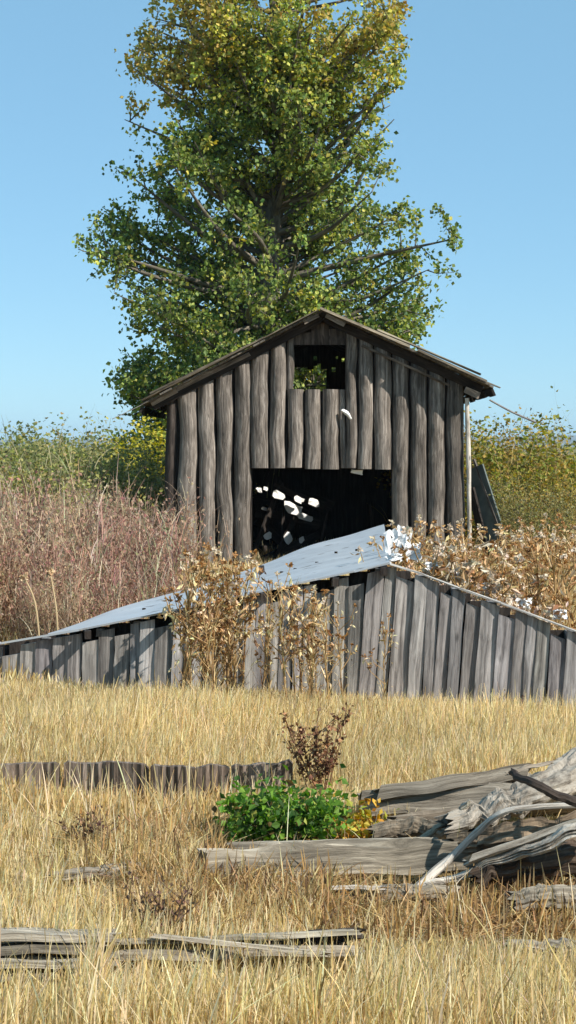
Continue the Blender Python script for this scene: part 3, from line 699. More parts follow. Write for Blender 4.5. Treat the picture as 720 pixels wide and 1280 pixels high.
log('crumbling brown log behind the splintered slab',[(575,1056,.13),(650,1046,.18),(760,1034,.22)],[.045,.055,.06],M_log,rough=.1,gro=.09,tint=(.72,.6,.48))
log('grey log stub wedged left of the bleached trunk',[(470,1040,.08),(530,1036,.09),(580,1042,.10)],[.04,.045,.04],M_log,tint=(.72,.66,.58))
log('low grey log half sunk in the grass at the lower right edge',[(646,1184,.03),(700,1182,.03),(770,1180,.03)],[.026,.03,.03],M_log,flat=.7,tint=(.95,.93,.88))
log('flat grey log stub lying among dark twigs at the left',[(70,1096,.05),(150,1089,.05),(222,1090,.045)],[.03,.038,.028],M_log,flat=.7,tint=(1,.96,.9))
plank('small bleached chip on the slim log',(430,1110,.07),(468,1109,.07),.03,.012,M_pale)
plank('thin bleached splinter poking up behind the pile',(646,964,.34),(682,955,.36),.03,.012,M_log,tint=(.8,.75,.7))
# boards along the bottom
kb_=[((-60,1170,.16),(128,1168,.14),'topmost of the boards stacked at the lower left corner',1),((-60,1186,.12),(118,1184,.11),'second board down in the stack at the lower left corner',.8),((-60,1203,.08),(132,1200,.08),'third board down in the stack at the lower left corner',.95),((-60,1222,.04),(70,1216,.04),'lowest board of the stack at the lower left corner',.7)]
for a,b,lb,tn in kb_: plank(lb,a,b,.10,.022,tint=(tn,tn,tn*.96),tilt=.1)
plank('long thin board with a shadow gap under it, level across the lower left',(136,1179,.10),(432,1166,.10),.05,.014,tint=(1.1,1.1,1.02),tilt=.15)
plank('wide grey board lying lowest across the lower left',(158,1200,.05),(436,1192,.05),.09,.03,tint=(.95,.92,.86),tilt=.5)
plank('dark board hidden below the long thin one',(155,1188,.05),(420,1180,.05),.10,.03,M_dark,tint=(1,1,1),tilt=.3)  # dark strip standing in for shade under the thin board
plank('narrow board sloping from the long thin one to the wide one',(210,1172,.12),(395,1192,.09),.03,.012,tint=(1.15,1.12,1.05))
plank('short dark board end in the grass by the wide grey board',(372,1172,.08),(436,1168,.08),.05,.03,M_dark)
# rotten upright boards (retaining edge) at the left
def upright(pa,pb,top_,lb,notchs=()):
    A=Acc(); n=int((pb-pa)/5)+2; xs=np.linspace(pa,pb,n); V=[];U=[]; ed=snoise(n,n/4,.007)
    for i,px_ in enumerate(xs):
        d=8.12+.05*math.sin(px_*.02); zt=.168+top_*(i/n)+ed[i]*.7-(.012 if i in(0,n-1) else 0)
        x_=at(px_,d); y_=d+.006*math.sin(px_*.7)
        for (yy,zz) in ((0,-.04),(0,zt*.5),(-.004,zt),(.022,zt+.002),(.022,-.04)): V.append((x_,y_+yy,zz)); U.append((x_,zz+yy))
    idx=np.arange(n*5).reshape(n,5); f=np.stack([idx[:-1,:-1],idx[1:,:-1],idx[1:,1:],idx[:-1,1:]],-1).reshape(-1,4)
    A.add(V,f,(1,1,1),U); A.add(V[:5],[[0,1,2],[0,2,3],[0,3,4]]); A.add(V[-5:],[[2,1,0],[3,2,0],[4,3,0]])
    tag(A.build('rotten_board',M_brown),lb,'board','dark rotten boards standing on edge')
upright(-120,74,.0,'dark rotten edge board running out of the left edge')
upright(80,186,.0,'short dark rotten edge board right of the gap')
upright(188,287,-.005,'dark rotten edge board in the middle of the row')
upright(289,366,.0,'purple-brown rotten edge board ending behind the green bush')

# ------------------------------------------------------------------ plants
def grow(base,dir0,L,r,levels,A,tips,spread=.6,kids=3,up=.15,tint=(1,1,1),seg=5,first=0):
    n=5; p=np.array(base,float); d=np.array(dir0,float); d/=np.linalg.norm(d); pts=[p.copy()]
    for k in range(n):
        d=d+R.normal(0,.13,3)+[0,0,up*.4]; d/=np.linalg.norm(d); p=p+d*L/n; pts.append(p.copy())
    rr=np.linspace(r,r*.45,len(pts)); tube(A,pts,rr,seg if first==0 else max(3,seg-2),tint,cap=False)
    pts=np.array(pts)
    if levels==0: tips.append(pts); return
    for k in range(kids):
        i=R.integers(2,len(pts)); dd=d+R.normal(0,spread,3)+[0,0,up]; 
        grow(pts[i],dd,L*R.uniform(.5,.8),rr[i]*.6,levels-1,A,tips,spread,kids,up,tint,seg,first+1)
    if first>0: tips.append(pts[2:])

HT={}
def shrub_mesh(h,wd,nst,nleaf,lsize,cols,w,stemtint,levels=2,spread=.45,up=.25,leafspread=.06,stemr=.008,name='shrub',twigs=0,twcol=None,twl=.35):
    root=empty(name); A=Acc(); tips=[]
    for i in range(nst):
        a=R.uniform(0,2*PI); q=R.uniform(0,1)**.5*wd*.35
        b=np.array([math.cos(a)*q,math.sin(a)*q,-.03]); lean_=np.array([math.cos(a)*wd*.35/h,math.sin(a)*wd*.35/h,1])+R.normal(0,.12,3)
        grow(b,lean_,h*R.uniform(.45,.62),stemr*R.uniform(.7,1.2),levels,A,tips,spread,3,up,stemtint,4)
    st=A.build('branches',M_bark,root,True)
    if twigs:
        k=R.integers(0,len(tips),twigs); O=np.array([tips[q][R.integers(0,len(tips[q]))] for q in k]); O[:,2]*=R.uniform(.25,1,twigs)
        ang=R.uniform(0,2*PI,twigs); ln=twl*R.uniform(.4,1.3,twigs); out=R.uniform(.1,.8,twigs); t=np.linspace(0,1,4)
        P=np.zeros((twigs,4,3)); P[:,:,0]=O[:,0:1]+(np.cos(ang)*ln*out)[:,None]*t**1.4; P[:,:,1]=O[:,1:2]+(np.sin(ang)*ln*out)[:,None]*t**1.4
        P[:,:,2]=O[:,2:3]+ln[:,None]*(t-.3*out[:,None]*t*t); W=.009*R.uniform(.6,1.3,twigs)[:,None]*np.array([1,.9,.7,.3])
        a2=R.uniform(0,2*PI,twigs); side=np.stack([np.cos(a2),np.sin(a2),0*a2],1); TW=Acc(); ribbons(TW,P,W,side,palette(twigs,twcol or cols,None,.2)); TW.build('twigs',M_weed,root)
        tips=tips+[P[q] for q in range(0,twigs,3)]
    wts=R.gamma(.7,1,len(tips)); wts=wts/wts.sum(); cnt=np.minimum((wts*nleaf).astype(int)+1,nleaf//8)
    B=Acc(); T=np.concatenate([t[R.integers(0,len(t),c_)] for t,c_ in zip(tips,cnt)])
    P=T+R.normal(0,leafspread,T.shape); P[:,2]=np.maximum(P[:,2],.01)
    leaves(B,P,lsize*R.uniform(.6,1.3,len(P)),palette(len(P),cols,w,.16),.1)
    HT[root.name]=float(np.percentile(P[:,2],97)); B.build('foliage',M_leaf,root); return root
def place(proto,spots,labels,group,cat,used=[]):
    for i,(x_,y_,rz,s) in enumerate(spots):
        o=proto if proto.name not in used else copy_tree(proto)
        used.append(proto.name)
        o.location=(x_,y_,float(hgt(x_,y_))); o.rotation_euler=(0,0,rz); o.scale=(s[0],s[0],s[1]) if isinstance(s,tuple) else (s,s,s)
        tag(o,labels[i] if isinstance(labels,list) else labels,cat,group)

# --- green bush, yellow plant, seeding dock, dark twigs
o=shrub_mesh(.31,.42,32,2100,.034,[(.12,.24,.03),(.20,.35,.05),(.05,.11,.02),(.34,.38,.07),(.14,.09,.03)],[4,3,3,1,.6],(.6,.5,.3),1,.5,.2,.03,.003,'green_bush')
p=Zp(352,1058,0); o.location=(p[0],p[1],0); tag(o,'low bright green leafy bush behind the long grey beam','bush')
o=shrub_mesh(.20,.22,14,420,.032,[(.55,.42,.06),(.62,.33,.05),(.38,.42,.07),(.45,.2,.04)],[3,2,2,1],(.6,.4,.25),1,.5,.2,.025,.003,'yellowing_plant')
p=Zp(436,1054,0); o.location=(p[0],p[1],0); tag(o,'yellow and orange leafy plant at the right of the green bush','plant')
def spike(base,tip,r,headlen,cols,A,B,blobs=26,bl=.016,side=5):
    base=np.array(base,float); tip=np.array(tip,float); n=8; t=np.linspace(0,1,n)[:,None]
    P=base+(tip-base)*t+R.normal(0,.006,(n,3))*t; tube(A,P,np.linspace(r,r*.4,n),5,cols[0],cap=False)
    def blob(a,b,k): 
        tt=R.random((k,1)); Q=a+(b-a)*tt+R.normal(0,bl*.5,(k,3)); leaves(B,Q,bl*R.uniform(.6,1.5,k),palette(k,cols,None,.25),.0,.9)
    blob(base+(tip-base)*(1-headlen),tip,blobs)
    for i in range(side):
        k=R.uniform(.35,.9); a=base+(tip-base)*k; b=a+np.array([R.normal(0,.04),R.normal(0,.03),R.uniform(.04,.1)]); tube(A,[a,b],[r*.5,r*.3],4,cols[0],cap=False); blob(a,b,int(blobs*.5))
dk=empty('dock_plant',tuple(Zp(400,1012,0))); A=Acc();B=Acc(); dcol=[(.20,.10,.055),(.32,.17,.08),(.11,.05,.03),(.44,.29,.15)]
bs=Zp(400,1012,0)
for (a,b,dd) in [(352,888,.0),(362,930,.03),(398,880,.05),(410,905,-.03),(428,890,.02),(436,876,.06),(386,915,.0),(372,905,.05),(420,940,-.04)]:
    A=Acc();B=Acc(); spike((R.normal(0,.03),R.normal(0,.02),0),Dp(a,b,bs[1]+dd)-bs,.004,.6,dcol,A,B,26,.017); B.build('seeds',M_weed,A.build('stalk',M_weed,dk,True))
tag(dk,'dark red-brown seeding dock standing behind the green bush','plant')
for (px_,py_,h_,lb) in [(195,1190,.26,'dark leggy dead weed in the orange grass at the left'),(100,1068,.14,'small dark dead weed by the flat grey log stub'),(640,900+0,.12,'tiny dark weed in the pale grass below the board wall')]:
    q=Zp(px_,py_,0); e_=empty('dead_weed',tuple(q))
    for k in range(7):
        A=Acc();B=Acc(); spike((R.normal(0,.05),R.normal(0,.04),0),(R.normal(0,.09),R.normal(0,.05),h_*R.uniform(.6,1.1)),.003,.5,[(.12,.07,.05),(.2,.12,.08),(.3,.19,.1)],A,B,10,.014,3); B.build('seeds',M_weed,A.build('stalk',M_weed,e_))
    tag(e_,lb,'weed')

# --- dry thistles
def thistle(h,seed_pale=.5,leafn=70,leafc=None,nb=6,ls=1.0):
    A=Acc(); base=(0,0,-.02); top_=np.array([R.normal(0,.05),R.normal(0,.05),h]); n=7; t=np.linspace(0,1,n)[:,None]
    P=top_*t+R.normal(0,.012,(n,3))*t; sc=(.42,.27,.12); tube(A,P,np.linspace(.007,.003,n),5,sc,cap=False)
    ends=[P[-1]]
    for i in range(nb):
        k=R.uniform(.35,.95); a=top_*k; ang=R.uniform(0,2*PI); L=R.uniform(.1,.26); b=a+np.array([math.cos(ang)*L*.6,math.sin(ang)*L*.6,L]); m_=(a+b)/2+[math.cos(ang)*.03,math.sin(ang)*.03,-.01]
        tube(A,[a,m_,b],[.004,.003,.002],4,sc,cap=False); ends.append(b)
    nt_=26; tb=top_*R.uniform(.1,.95,(nt_,1)); aa=R.uniform(0,2*PI,nt_); ll=R.uniform(.06,.22,nt_); oo=R.uniform(.15,.7,nt_); t4=np.linspace(0,1,4)
    PP=np.zeros((nt_,4,3)); PP[:,:,0]=tb[:,0:1]+(np.cos(aa)*ll*oo)[:,None]*t4; PP[:,:,1]=tb[:,1:2]+(np.sin(aa)*ll*oo)[:,None]*t4; PP[:,:,2]=tb[:,2:3]+ll[:,None]*(t4-.2*t4*t4)
    ribbons(A,PP,np.full((nt_,4),.007)*[1,1,.8,.3],np.stack([np.cos(aa+1.4),np.sin(aa+1.4),0*aa],1),palette(nt_,leafc or [(.50,.30,.11)],None,.15))
    leafn=int(leafn*.62)
    leafc=leafc or [(.50,.30,.11),(.38,.20,.075),(.62,.44,.2),(.25,.12,.05)]
    k=leafn; tt=R.uniform(.05,1,k)[:,None]; Q=top_*tt+R.normal(0,.03,(k,3)); 
    leaves(A,Q,R.uniform(.03,.08,k)*ls,palette(k,leafc,[3,2,2,1.4],.2),.6,.3)
    for b in ends:
        k=14; pale=R.random()<seed_pale
        cc=[(.62,.50,.35),(.70,.60,.47)] if pale else [(.45,.24,.09),(.3,.15,.06)]
        leaves(A,b+R.normal(0,.005,(k,3)),.022 if pale else .02,palette(k,cc,None,.1),-.5,.8)
    # leaves along side branches
    for b in ends[1:]:
        k=8; Q=b*R.uniform(.8,1,(k,1))+R.normal(0,.02,(k,3)); leaves(A,Q,R.uniform(.03,.06,k),palette(k,leafc,None,.2),.5,.4)
    return A
def thistles(name,variants,spots,label,group,cat='thistle'):
    protos=[]
    for k,v in enumerate(variants):
        o=v.build(name,M_weed); protos.append([o,False])
    for i,(x_,y_,s) in enumerate(spots):
        pr=protos[i%len(protos)]
        if not pr[1]: o=pr[0]; pr[1]=True
        else: o=pr[0].copy(); col.objects.link(o)
        o.location=(x_,y_,float(hgt(x_,y_))); o.rotation_euler=(R.normal(0,.06),R.normal(0,.08),R.uniform(0,6.28)); o.scale=(s*1.1,s*1.1,s)
        tag(o,label,cat,group)
vs=[thistle(.8,.25,52,[(.66,.50,.27),(.50,.33,.15),(.76,.62,.38),(.24,.14,.07)],5,.62) for _ in range(7)]
sp=[]
hx=[225,245,262,290,320,350,375,400,425,445,465,478]; hy=[690,700,720,706,716,724,728,735,735,732,738,745]
for i in range(33):
    px_=R.choice([R.uniform(225,300),R.uniform(255,400),R.uniform(300,480)],p=[.30,.35,.35]); d=R.uniform(10.25,10.98)
    tp=np.interp(px_,hx,hy)+abs(R.normal(0,22)); s=(EYE-(tp-HZ)/F*d)/.86
    sp.append((at(px_,d),d,s))
thistles('dry_thistle',vs,sp,'dry golden-brown thistle against the grey board gable left of its peak','dry thistles in front of the board gable')
vs=[thistle(.85,.3,46,[(.60,.41,.19),(.46,.28,.12),(.70,.54,.30),(.30,.16,.07)],7,.7) for _ in range(6)]
sp=[]
for i in range(120):
    d=R.uniform(11.6,18.5); px_=R.uniform(488,760); tp=np.interp(px_,[488,520,600,640,720],[676,662,662,664,658])+abs(R.normal(0,16))+R.uniform(0,45)*(d<13)
    s=(EYE-(tp-HZ)/F*d-float(hgt(at(px_,d),d)))/.92; sp.append((at(px_,d),d,max(s,.3)))
thistles('dry_thistle',vs,sp,'dry rusty thistle with pale heads in the thicket behind the right board slope','dry thistles behind the right slope')
# white fluffy low weeds right behind the right rail
vs=[thistle(.5,.42,30,[(.60,.45,.28),(.66,.55,.42),(.45,.29,.14),(.28,.16,.08)],6,.6) for _ in range(5)]
sp=[]
for i in range(30):
    px_=R.uniform(512,760); d=R.uniform(11.3,12.1); tp=ctop(px_)-R.uniform(8,46); sp.append((at(px_,d),d,max(.3,(EYE-(tp-HZ)/F*d)/.58)))
thistles('fluffy_thistle',vs,sp,'whitish thistle gone to seed close behind the right top rail','whitish thistles along the right rail')
# thistles left, between sheet and shed, and at the shed foot
vs=[thistle(.7,.35,70) for _ in range(3)]; sp=[]
for i in range(34):
    px_=R.choice([R.uniform(205,330),R.uniform(150,260)],p=[.75,.25]); d=R.uniform(17.2,21.5); tp=R.uniform(690,735); sp.append((at(px_,d),d,max(.25,(EYE-(tp-HZ)/F*d)/.78)))
thistles('dry_thistle',vs,sp,'dry thistle growing at the foot of the left corner of the slab shed','dry thistles at the foot of the slab shed')
for pts,lb in (([(53,840),(45,760),(31,722)],'tall pale stalk with a small round head, left of its twin, before the red thicket'),([(73,832),(71,770),(63,716)],'tall pale stalk with a small round head, right of its twin, before the red thicket')):
    d=12.25; A=Acc(); P=[Dp(a,b,d) for a,b in pts]; P[0][2]=0; tube(A,P,[.007,.006,.004],6,(.62,.47,.27),sub=10); leaves(A,P[-1]+R.normal(0,.008,(30,3)),.035,palette(30,[(.72,.56,.36),(.5,.33,.18)],None,.1),-.2,.8)
    tag(A.build('tall_stalk',M_weed),lb,'dry stalk','tall pale stalks')

# --- shrubs
redp=[shrub_mesh(1.3,1.5,24,1900,.042,cc,[3,2,2.4,1.4,.7,.8],(2.6,2.1,1.9),2,.4,.3,.045,.006,'red_shrub',twigs=1500,twcol=tw) for cc,tw in (
 ([(.46,.25,.18),(.38,.18,.14),(.52,.34,.24),(.52,.40,.26),(.20,.11,.08),(.34,.29,.15)],[(.52,.31,.22),(.42,.22,.16),(.60,.46,.33),(.20,.12,.09)]),
 ([(.46,.31,.20),(.38,.24,.16),(.54,.40,.25),(.50,.42,.24),(.22,.14,.09),(.36,.34,.16)],[(.52,.38,.24),(.42,.27,.17),(.62,.5,.34),(.24,.15,.1)]),
 ([(.40,.24,.17),(.32,.18,.13),(.48,.33,.22),(.46,.38,.24),(.17,.10,.07),(.33,.31,.14)],[(.46,.26,.20),(.36,.18,.15),(.54,.42,.32),(.30,.28,.16)]))]
reds=[(at(-40,15.2),15.2,0,0.88),(at(30,14.4),14.4,1,0.86),(at(95,15.0),15.0,2,0.88),(at(150,16.2),16.2,3,0.84),(at(185,18.2),18.2,4,0.82),(at(60,17.5),17.5,5,0.96),(at(-20,18.5),18.5,1.4,0.98),(at(125,19.0),19.0,2.4,0.91),(at(-110,16),16,3.4,0.93),(at(20,13.2),13.2,3.7,0.67),(at(-60,13.2),13.2,.7,0.73),(at(110,13.6),13.6,2.2,0.58),(at(165,14.6),14.6,4.2,0.51),(at(65,12.7),12.7,5.2,0.47),(at(205,16.0),16,1.2,0.42)]
rlb=['red-brown shrub at the left edge behind the low sheet','big red-brown shrub left of the two tall pale stalks','red-brown shrub above the middle of the low metal sheet','red-brown shrub just left of the slab shed','reddish shrub touching the left wall of the slab shed','tall red-brown shrub at the back left of the thicket','red-brown shrub at the back by the left edge','pinkish shrub at the back between thicket and shed','red-brown shrub cut by the left edge of the picture','low red-brown shrub in front of the thicket near the pale stalks','low red-brown shrub in the lower left corner of the thicket','low reddish shrub just above the left half of the metal sheet','small reddish shrub touching the metal sheet left of the shed','smallest reddish shrub right of the two pale stalks','small reddish shrub by the foot of the left shed wall']
for k in range(3): place(redp[k],reds[k::3],rlb[k::3],'red-brown shrubs left of the shed','shrub')
grp=[shrub_mesh(2.1,2.4,24,6500,.062,cc,[3,2,2,1],(1.6,1.5,1.3),2,.5,.2,.09,.010,'green_shrub',twigs=900,twcol=[(.34,.32,.18),(.24,.25,.12),(.44,.38,.22)],twl=.5) for cc in ([(.29,.30,.11),(.38,.37,.14),(.16,.19,.07),(.48,.42,.16)],[(.34,.35,.09),(.36,.36,.12),(.15,.18,.06),(.46,.36,.12)],[(.25,.27,.11),(.34,.34,.14),(.14,.17,.07),(.45,.36,.16)])]
gs=[]; gl=[]
names=['leftmost grey-green shrub behind the red thicket','grey-green shrub second from the left edge behind the thicket','grey-green shrub with spiky top above the red thicket','grey-green shrub midway between left edge and shed','feathery grey-green shrub a little left of the shed','olive shrub nearest the left wall of the shed','grey-green shrub behind the leftmost ones','yellow-olive shrub filling the gap left of the shed']
for (px_,d,tp),lb in zip([(-30,24,560),(30,23,561),(72,25,554),(122,24.5,556),(140,27.5,566),(195,26,585),(0,34,552),(120,31,560)],names):
    s=(EYE-(tp-HZ)/F*d+.05)/HT[grp[len(gs)%3].name]; gs.append((at(px_,d),d,R.uniform(0,6),(s*1.15,s))); gl.append(lb)
for k in range(3): place(grp[k],gs[k::3],gl[k::3],'grey-green shrubs at the left','shrub')
ys=shrub_mesh(2.1,.75,16,3600,.07,[(.50,.46,.06),(.62,.52,.07),(.26,.30,.05)],[2,2,1],(1,.9,.8),2,.4,.3,.12,.012,'yellow_tree')
place(ys,[(at(190,30.5),30.5,0,(1.35,1.95/HT[ys.name]))],['bright yellow-green small tree peeping out at the left corner of the shed'],'yellow-green shrubs at the shed','tree')
yp=[shrub_mesh(2.2,2.3,24,6500,.062,cc,[3,3,2,2,1],(.9,.8,.65),2,.5,.2,.09,.010,'yellow_shrub',twigs=900,twcol=[(.40,.32,.12),(.26,.22,.08),(.46,.32,.12)],twl=.5) for cc in ([(.48,.32,.08),(.36,.26,.06),(.56,.38,.10),(.16,.12,.04),(.30,.28,.06)],[(.32,.33,.06),(.22,.25,.05),(.42,.38,.07),(.09,.11,.03),(.46,.33,.06)],[(.30,.27,.10),(.22,.21,.08),(.38,.33,.13),(.10,.09,.05),(.20,.22,.06)])]
rs=[];rl_=[]
nm=['tall orange-tinged shrub right behind the leaning boards','spiky yellow-olive shrub standing highest right of the shed','yellow-green shrub under the blue hill','yellow-green shrub at the right edge','low yellow-green shrub between boards and right edge','olive shrub at the back behind the highest one','dark green shrub at the back near the right edge','olive shrub beyond the right edge','low grey-olive shrub in the middle right','yellow shrub low at the right edge']
for (px_,d,tp),lb in zip([(610,27,545),(634,28,532),(692,33,590),(738,31,588),(665,26,592),(596,31,548),(700,40,586),(780,35,586),(680,24,612),(730,25,600)],nm):
    s=(EYE-(tp-HZ)/F*d+.05)/HT[yp[len(rs)%3].name]; rs.append((at(px_,d),d,R.uniform(0,6),(s*1.2,s))); rl_.append(lb)
for k in range(3): place(yp[k],rs[k::3],rl_[k::3],'yellow-green shrubs at the right','shrub')
# dark brown dead bush at the shed's left foot
o=shrub_mesh(.35,.4,14,420,.05,[(.07,.03,.015),(.14,.06,.02),(.03,.015,.01)],[2,1,2],(.4,.3,.25),1,.5,.2,.03,.005,'dead_bush')
o.location=(at(188,19.5),19.5,0); tag(o,'small blackish-brown dead bush at the foot of the left shed wall','bush')
# far wood: one mass
def far_wood():
    A=Acc(); nc=620; d=R.uniform(42,150,nc); x_=R.uniform(-.34,.34,nc)*d; rad=R.uniform(.8,1.9,nc); top=R.uniform(.9,1.45,nc)+.55*(x_<0)*R.random(nc)+.002*d*(x_<0)
    col_=palette(nc,[(.28,.28,.08),(.19,.22,.07),(.36,.31,.09),(.14,.17,.05),(.40,.27,.09)],[2,2,1.5,1,.7],.15)
    per=np.clip((5200/d).astype(int),30,130); k=np.repeat(np.arange(nc),per); n=len(k)
    v=R.normal(0,1,(n,3)); v/=np.linalg.norm(v,axis=1,keepdims=True); v[:,2]=np.abs(v[:,2]); v*=R.uniform(.55,1.05,(n,1))
    P=np.stack([x_[k]+v[:,0]*rad[k],d[k]+v[:,1]*rad[k],v[:,2]*top[k]],1)
    leaves(A,P,R.uniform(.10,.22,n)*(.6+d[k]/120),np.clip(col_[k]*R.uniform(.75,1.25,(n,1)),.01,.9),0,.9)
    tag(A.build('far_scrub',M_leaf),'distant olive scrub running to the foot of the hills','scrub',kind='stuff')
far_wood()

# --- cottonwood
def cottonwood():
    D=33.0; k=F/D; root=empty('cottonwood_tree',(at(345,D),D,float(hgt(0,33))))
    tag(root,'tall cottonwood with a green crown turning gold at the top, right behind the slab shed','tree')
    ox=at(345,D)
    ys_=[-330,-260,-150,-60,0,60,120,150,200,240,280,310,345,390,430,470,500]
    lf=[330,290,240,190,170,162,176,170,164,142,128,100,118,172,190,146,156]
    rt=[350,385,435,475,498,500,492,478,486,532,552,560,552,545,530,470,420]
    zs=np.array([EYE+(HZ-y)/k for y in ys_]); order=np.argsort(zs)
    L_=np.array([(345-a)/k for a in lf])[order]; R_=np.array([(b-345)/k for b in rt])[order]; zs=zs[order]
    A=Acc(); B=Acc(); cl=[]
    tr=[np.array([0.1*math.sin(z),.08*math.cos(z*1.3),z]) for z in np.linspace(-.1,12.6,16)]
    tube(A,tr,np.interp(np.linspace(0,1,16),[0,.1,.6,1],[.30,.22,.13,.02]),10,(1,1,1),rough=.04,cap=False)
    def env(z,az):
        l=np.interp(z,zs,L_); r=np.interp(z,zs,R_); c=math.cos(az); rx=r if c>0 else l; ry=(l+r)/2*.95
        return 1.06/math.sqrt((c/rx)**2+(math.sin(az)/ry)**2)
    zb=np.concatenate([R.uniform(1.6,8.5,185),R.uniform(8.5,12.2,42)]); az=0
    zb=np.concatenate([zb,R.uniform(1.7,4.2,45)])
    EXT=[(116,305),(128,325),(150,285),(138,345),(112,312),(146,452),(142,486),(178,470),(200,455),(556,300),(548,378),(558,335),(530,260),(505,415)]
    for q_,z0 in enumerate(list(zb)+[None]*len(EXT)):
        if z0 is None:
            ex_,ey_=EXT[q_-len(zb)]; tz=EYE+(HZ-ey_)/k; fx=(ex_-345)/k; z0=max(1.5,tz-abs(fx)*.45)
        az+=2.399+R.normal(0,.4); rise=R.uniform(.7,2.2) if z0<8 else R.uniform(.4,1.2); z1=min(z0+rise,13.2)
        if z0<4.2: z1=z0+R.uniform(-.5,1.0)
        rad=env(z1,az)*R.uniform(.84,1.05) if R.random()<.72 else env(z1,az)*R.uniform(.4,.8)
        if q_>=len(zb): az=0 if fx>0 else PI; z1=tz; rad=abs(fx)*.84; rise=.5
        p0=np.array([0.1*math.sin(z0),.08*math.cos(z0*1.3),z0]); p1=np.array([math.cos(az)*rad,math.sin(az)*rad,z1])
        mid=(p0+p1)/2+np.array([0,0,-.12*rise])+R.normal(0,.1,3); rr=.02+.018*np.linalg.norm(p1-p0)
        tube(A,[p0,mid,p1],[rr,rr*.6,.008],6,(1,1,1),sub=8,cap=False)
        nb=int(4+np.linalg.norm(p1-p0)*3.6)
        for j in range(nb):
            t=R.uniform(.15,1)**.8; q=(1-t)**2*p0+2*t*(1-t)*mid+t*t*p1
            dd=np.array([math.cos(az),math.sin(az),.6])*.5+R.normal(0,.55 if q_<len(zb) else .35,3); dd/=np.linalg.norm(dd); ln=R.uniform(.25,.75)
            e=q+dd*ln; 
            ra=env(e[2],math.atan2(e[1],e[0])); rh=math.hypot(e[0],e[1])
            if q_<len(zb) and rh>ra*1.04: e[:2]*=ra*1.0/rh
            if mnoise.noise(Vector(e*.75))<-.2 and R.random()<.7: continue
            tube(A,[q,(q+e)/2+R.normal(0,.03,3),e],[.014,.009,.004],4,(.9,.9,.9),cap=False)
            cl.append((q,e))
    n_=len(cl); per=44
    Q=np.array([c[0] for c in cl]); E=np.array([c[1] for c in cl])
    t=R.uniform(.25,1.12,(n_,per,1)); sc=R.uniform(.04,.11,(n_,1,1)); P=(Q[:,None]+(E-Q)[:,None]*t+R.normal(0,1,(n_,per,3))*sc).reshape(-1,3)
    gold=np.clip((E[:,2]-6.8)/3.0,0,1)*(.38+.2*np.abs(E[:,0]-.1))+np.clip((E[:,2]-7.3)/1.0,0,1)*np.clip((-E[:,0]-.9)/1.2,0,1)*.62+R.normal(0,.14,n_)
    gold=np.repeat(gold,per)+R.normal(0,.12,n_*per)
    green=palette(n_*per,[(.16,.235,.06),(.26,.32,.075),(.085,.135,.05),(.40,.42,.11)],[3,3,2,1.8],.18)
    gd=palette(n_*per,[(.44,.36,.09),(.50,.36,.09),(.34,.33,.09),(.42,.27,.08)],[3,1.6,3,.8],.18)
    cl_t=np.repeat(R.uniform(.8,1.25,n_),per)[:,None]
    C=np.where((gold>.5)[:,None],gd,green*(1+np.clip(gold,0,.5)[:,None]*[2.2,1.2,.2]))*cl_t
    leaves(B,P,R.uniform(.06,.11,len(P)),np.clip(C,.01,.9),.5,.85)
    A.build('trunk',M_bark,root,True); B.build('crown',M_leaf,root)
    print('cottonwood leaves',len(P))
cottonwood()

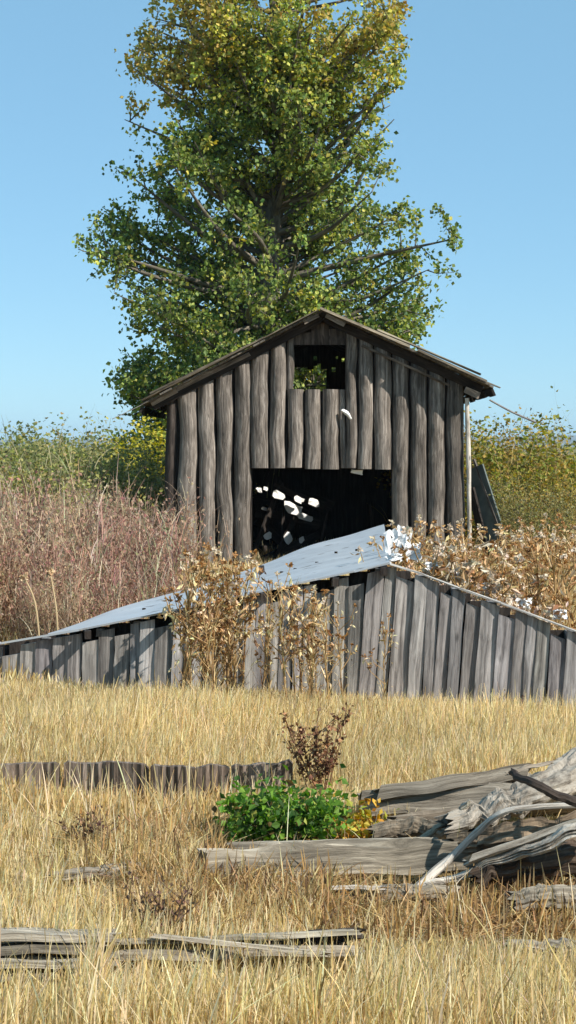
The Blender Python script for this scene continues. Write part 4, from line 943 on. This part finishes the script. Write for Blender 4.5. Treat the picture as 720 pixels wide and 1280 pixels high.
# ------------------------------------------------------------------ haze
HAZE=True
if HAZE:
    A=Acc(); box(A,(0,1500,34.5),(12000,12600,80)); hz=A.build('haze',None); hz.data.materials.clear()
    m,nt,N,L=newmat('haze_air'); v=N.new('ShaderNodeVolumePrincipled'); v.inputs['Density'].default_value=1.5e-4; v.inputs['Color'].default_value=(.58,.80,1,1)
    o_=N.new('ShaderNodeOutputMaterial'); L.new(v.outputs[0],o_.inputs['Volume']); hz.data.materials.append(m); tag(hz,kind='stuff')
    hz['label']='thin pale blue air over the far hills'; hz['category']='haze'

# ------------------------------------------------------------------ light, camera
sc=bpy.context.scene
w=bpy.data.worlds.new('World'); sc.world=w; w.use_nodes=True; nt=w.node_tree
bg=nt.nodes['Background']; sky=nt.nodes.new('ShaderNodeTexSky'); sky.sky_type='NISHITA'; sky.altitude=1200; sky.sun_disc=False
el=math.asin(SUN[2]); azm=math.atan2(SUN[0],SUN[1])
sky.sun_elevation=el; sky.sun_rotation=azm; sky.air_density=.75; sky.dust_density=.1; sky.ozone_density=1.0
tn=nt.nodes.new('ShaderNodeMix'); tn.data_type='RGBA'; tn.blend_type='MULTIPLY'; tn.inputs[0].default_value=1; tn.inputs[7].default_value=(.88,1.03,1.04,1)
nt.links.new(sky.outputs[0],tn.inputs[6]); t2=nt.nodes.new('ShaderNodeMix'); t2.data_type='RGBA'; t2.inputs[0].default_value=.62; t2.inputs[7].default_value=(1.55,3.25,4.55,1)
nt.links.new(tn.outputs[2],t2.inputs[6]); nt.links.new(t2.outputs[2],bg.inputs[0]); bg.inputs[1].default_value=.115
sun=bpy.data.lights.new('sun','SUN'); sun.energy=4.5; sun.angle=math.radians(.5); sun.color=(1,.95,.87)
so=bpy.data.objects.new('sun',sun); col.objects.link(so); so.rotation_euler=Vector(SUN).to_track_quat('Z','Y').to_euler(); so.location=(20,-10,30)
cam=bpy.data.cameras.new('camera'); co=bpy.data.objects.new('camera',cam); col.objects.link(co)
co.location=(0,0,EYE); co.rotation_euler=(PI/2,0,0); cam.sensor_fit='VERTICAL'; cam.sensor_height=36; cam.lens=F/1280*36; cam.shift_y=-(640-HZ)/1280
cam.clip_start=.1; cam.clip_end=20000; sc.camera=co
sc.view_settings.view_transform='Standard'; sc.view_settings.look='None'; sc.view_settings.exposure=.57; sc.view_settings.gamma=1
sc.cycles.max_bounces=6; sc.cycles.diffuse_bounces=3; sc.cycles.transmission_bounces=3; sc.cycles.volume_bounces=0; sc.cycles.volume_step_rate=10
sc.cycles.use_denoising=True
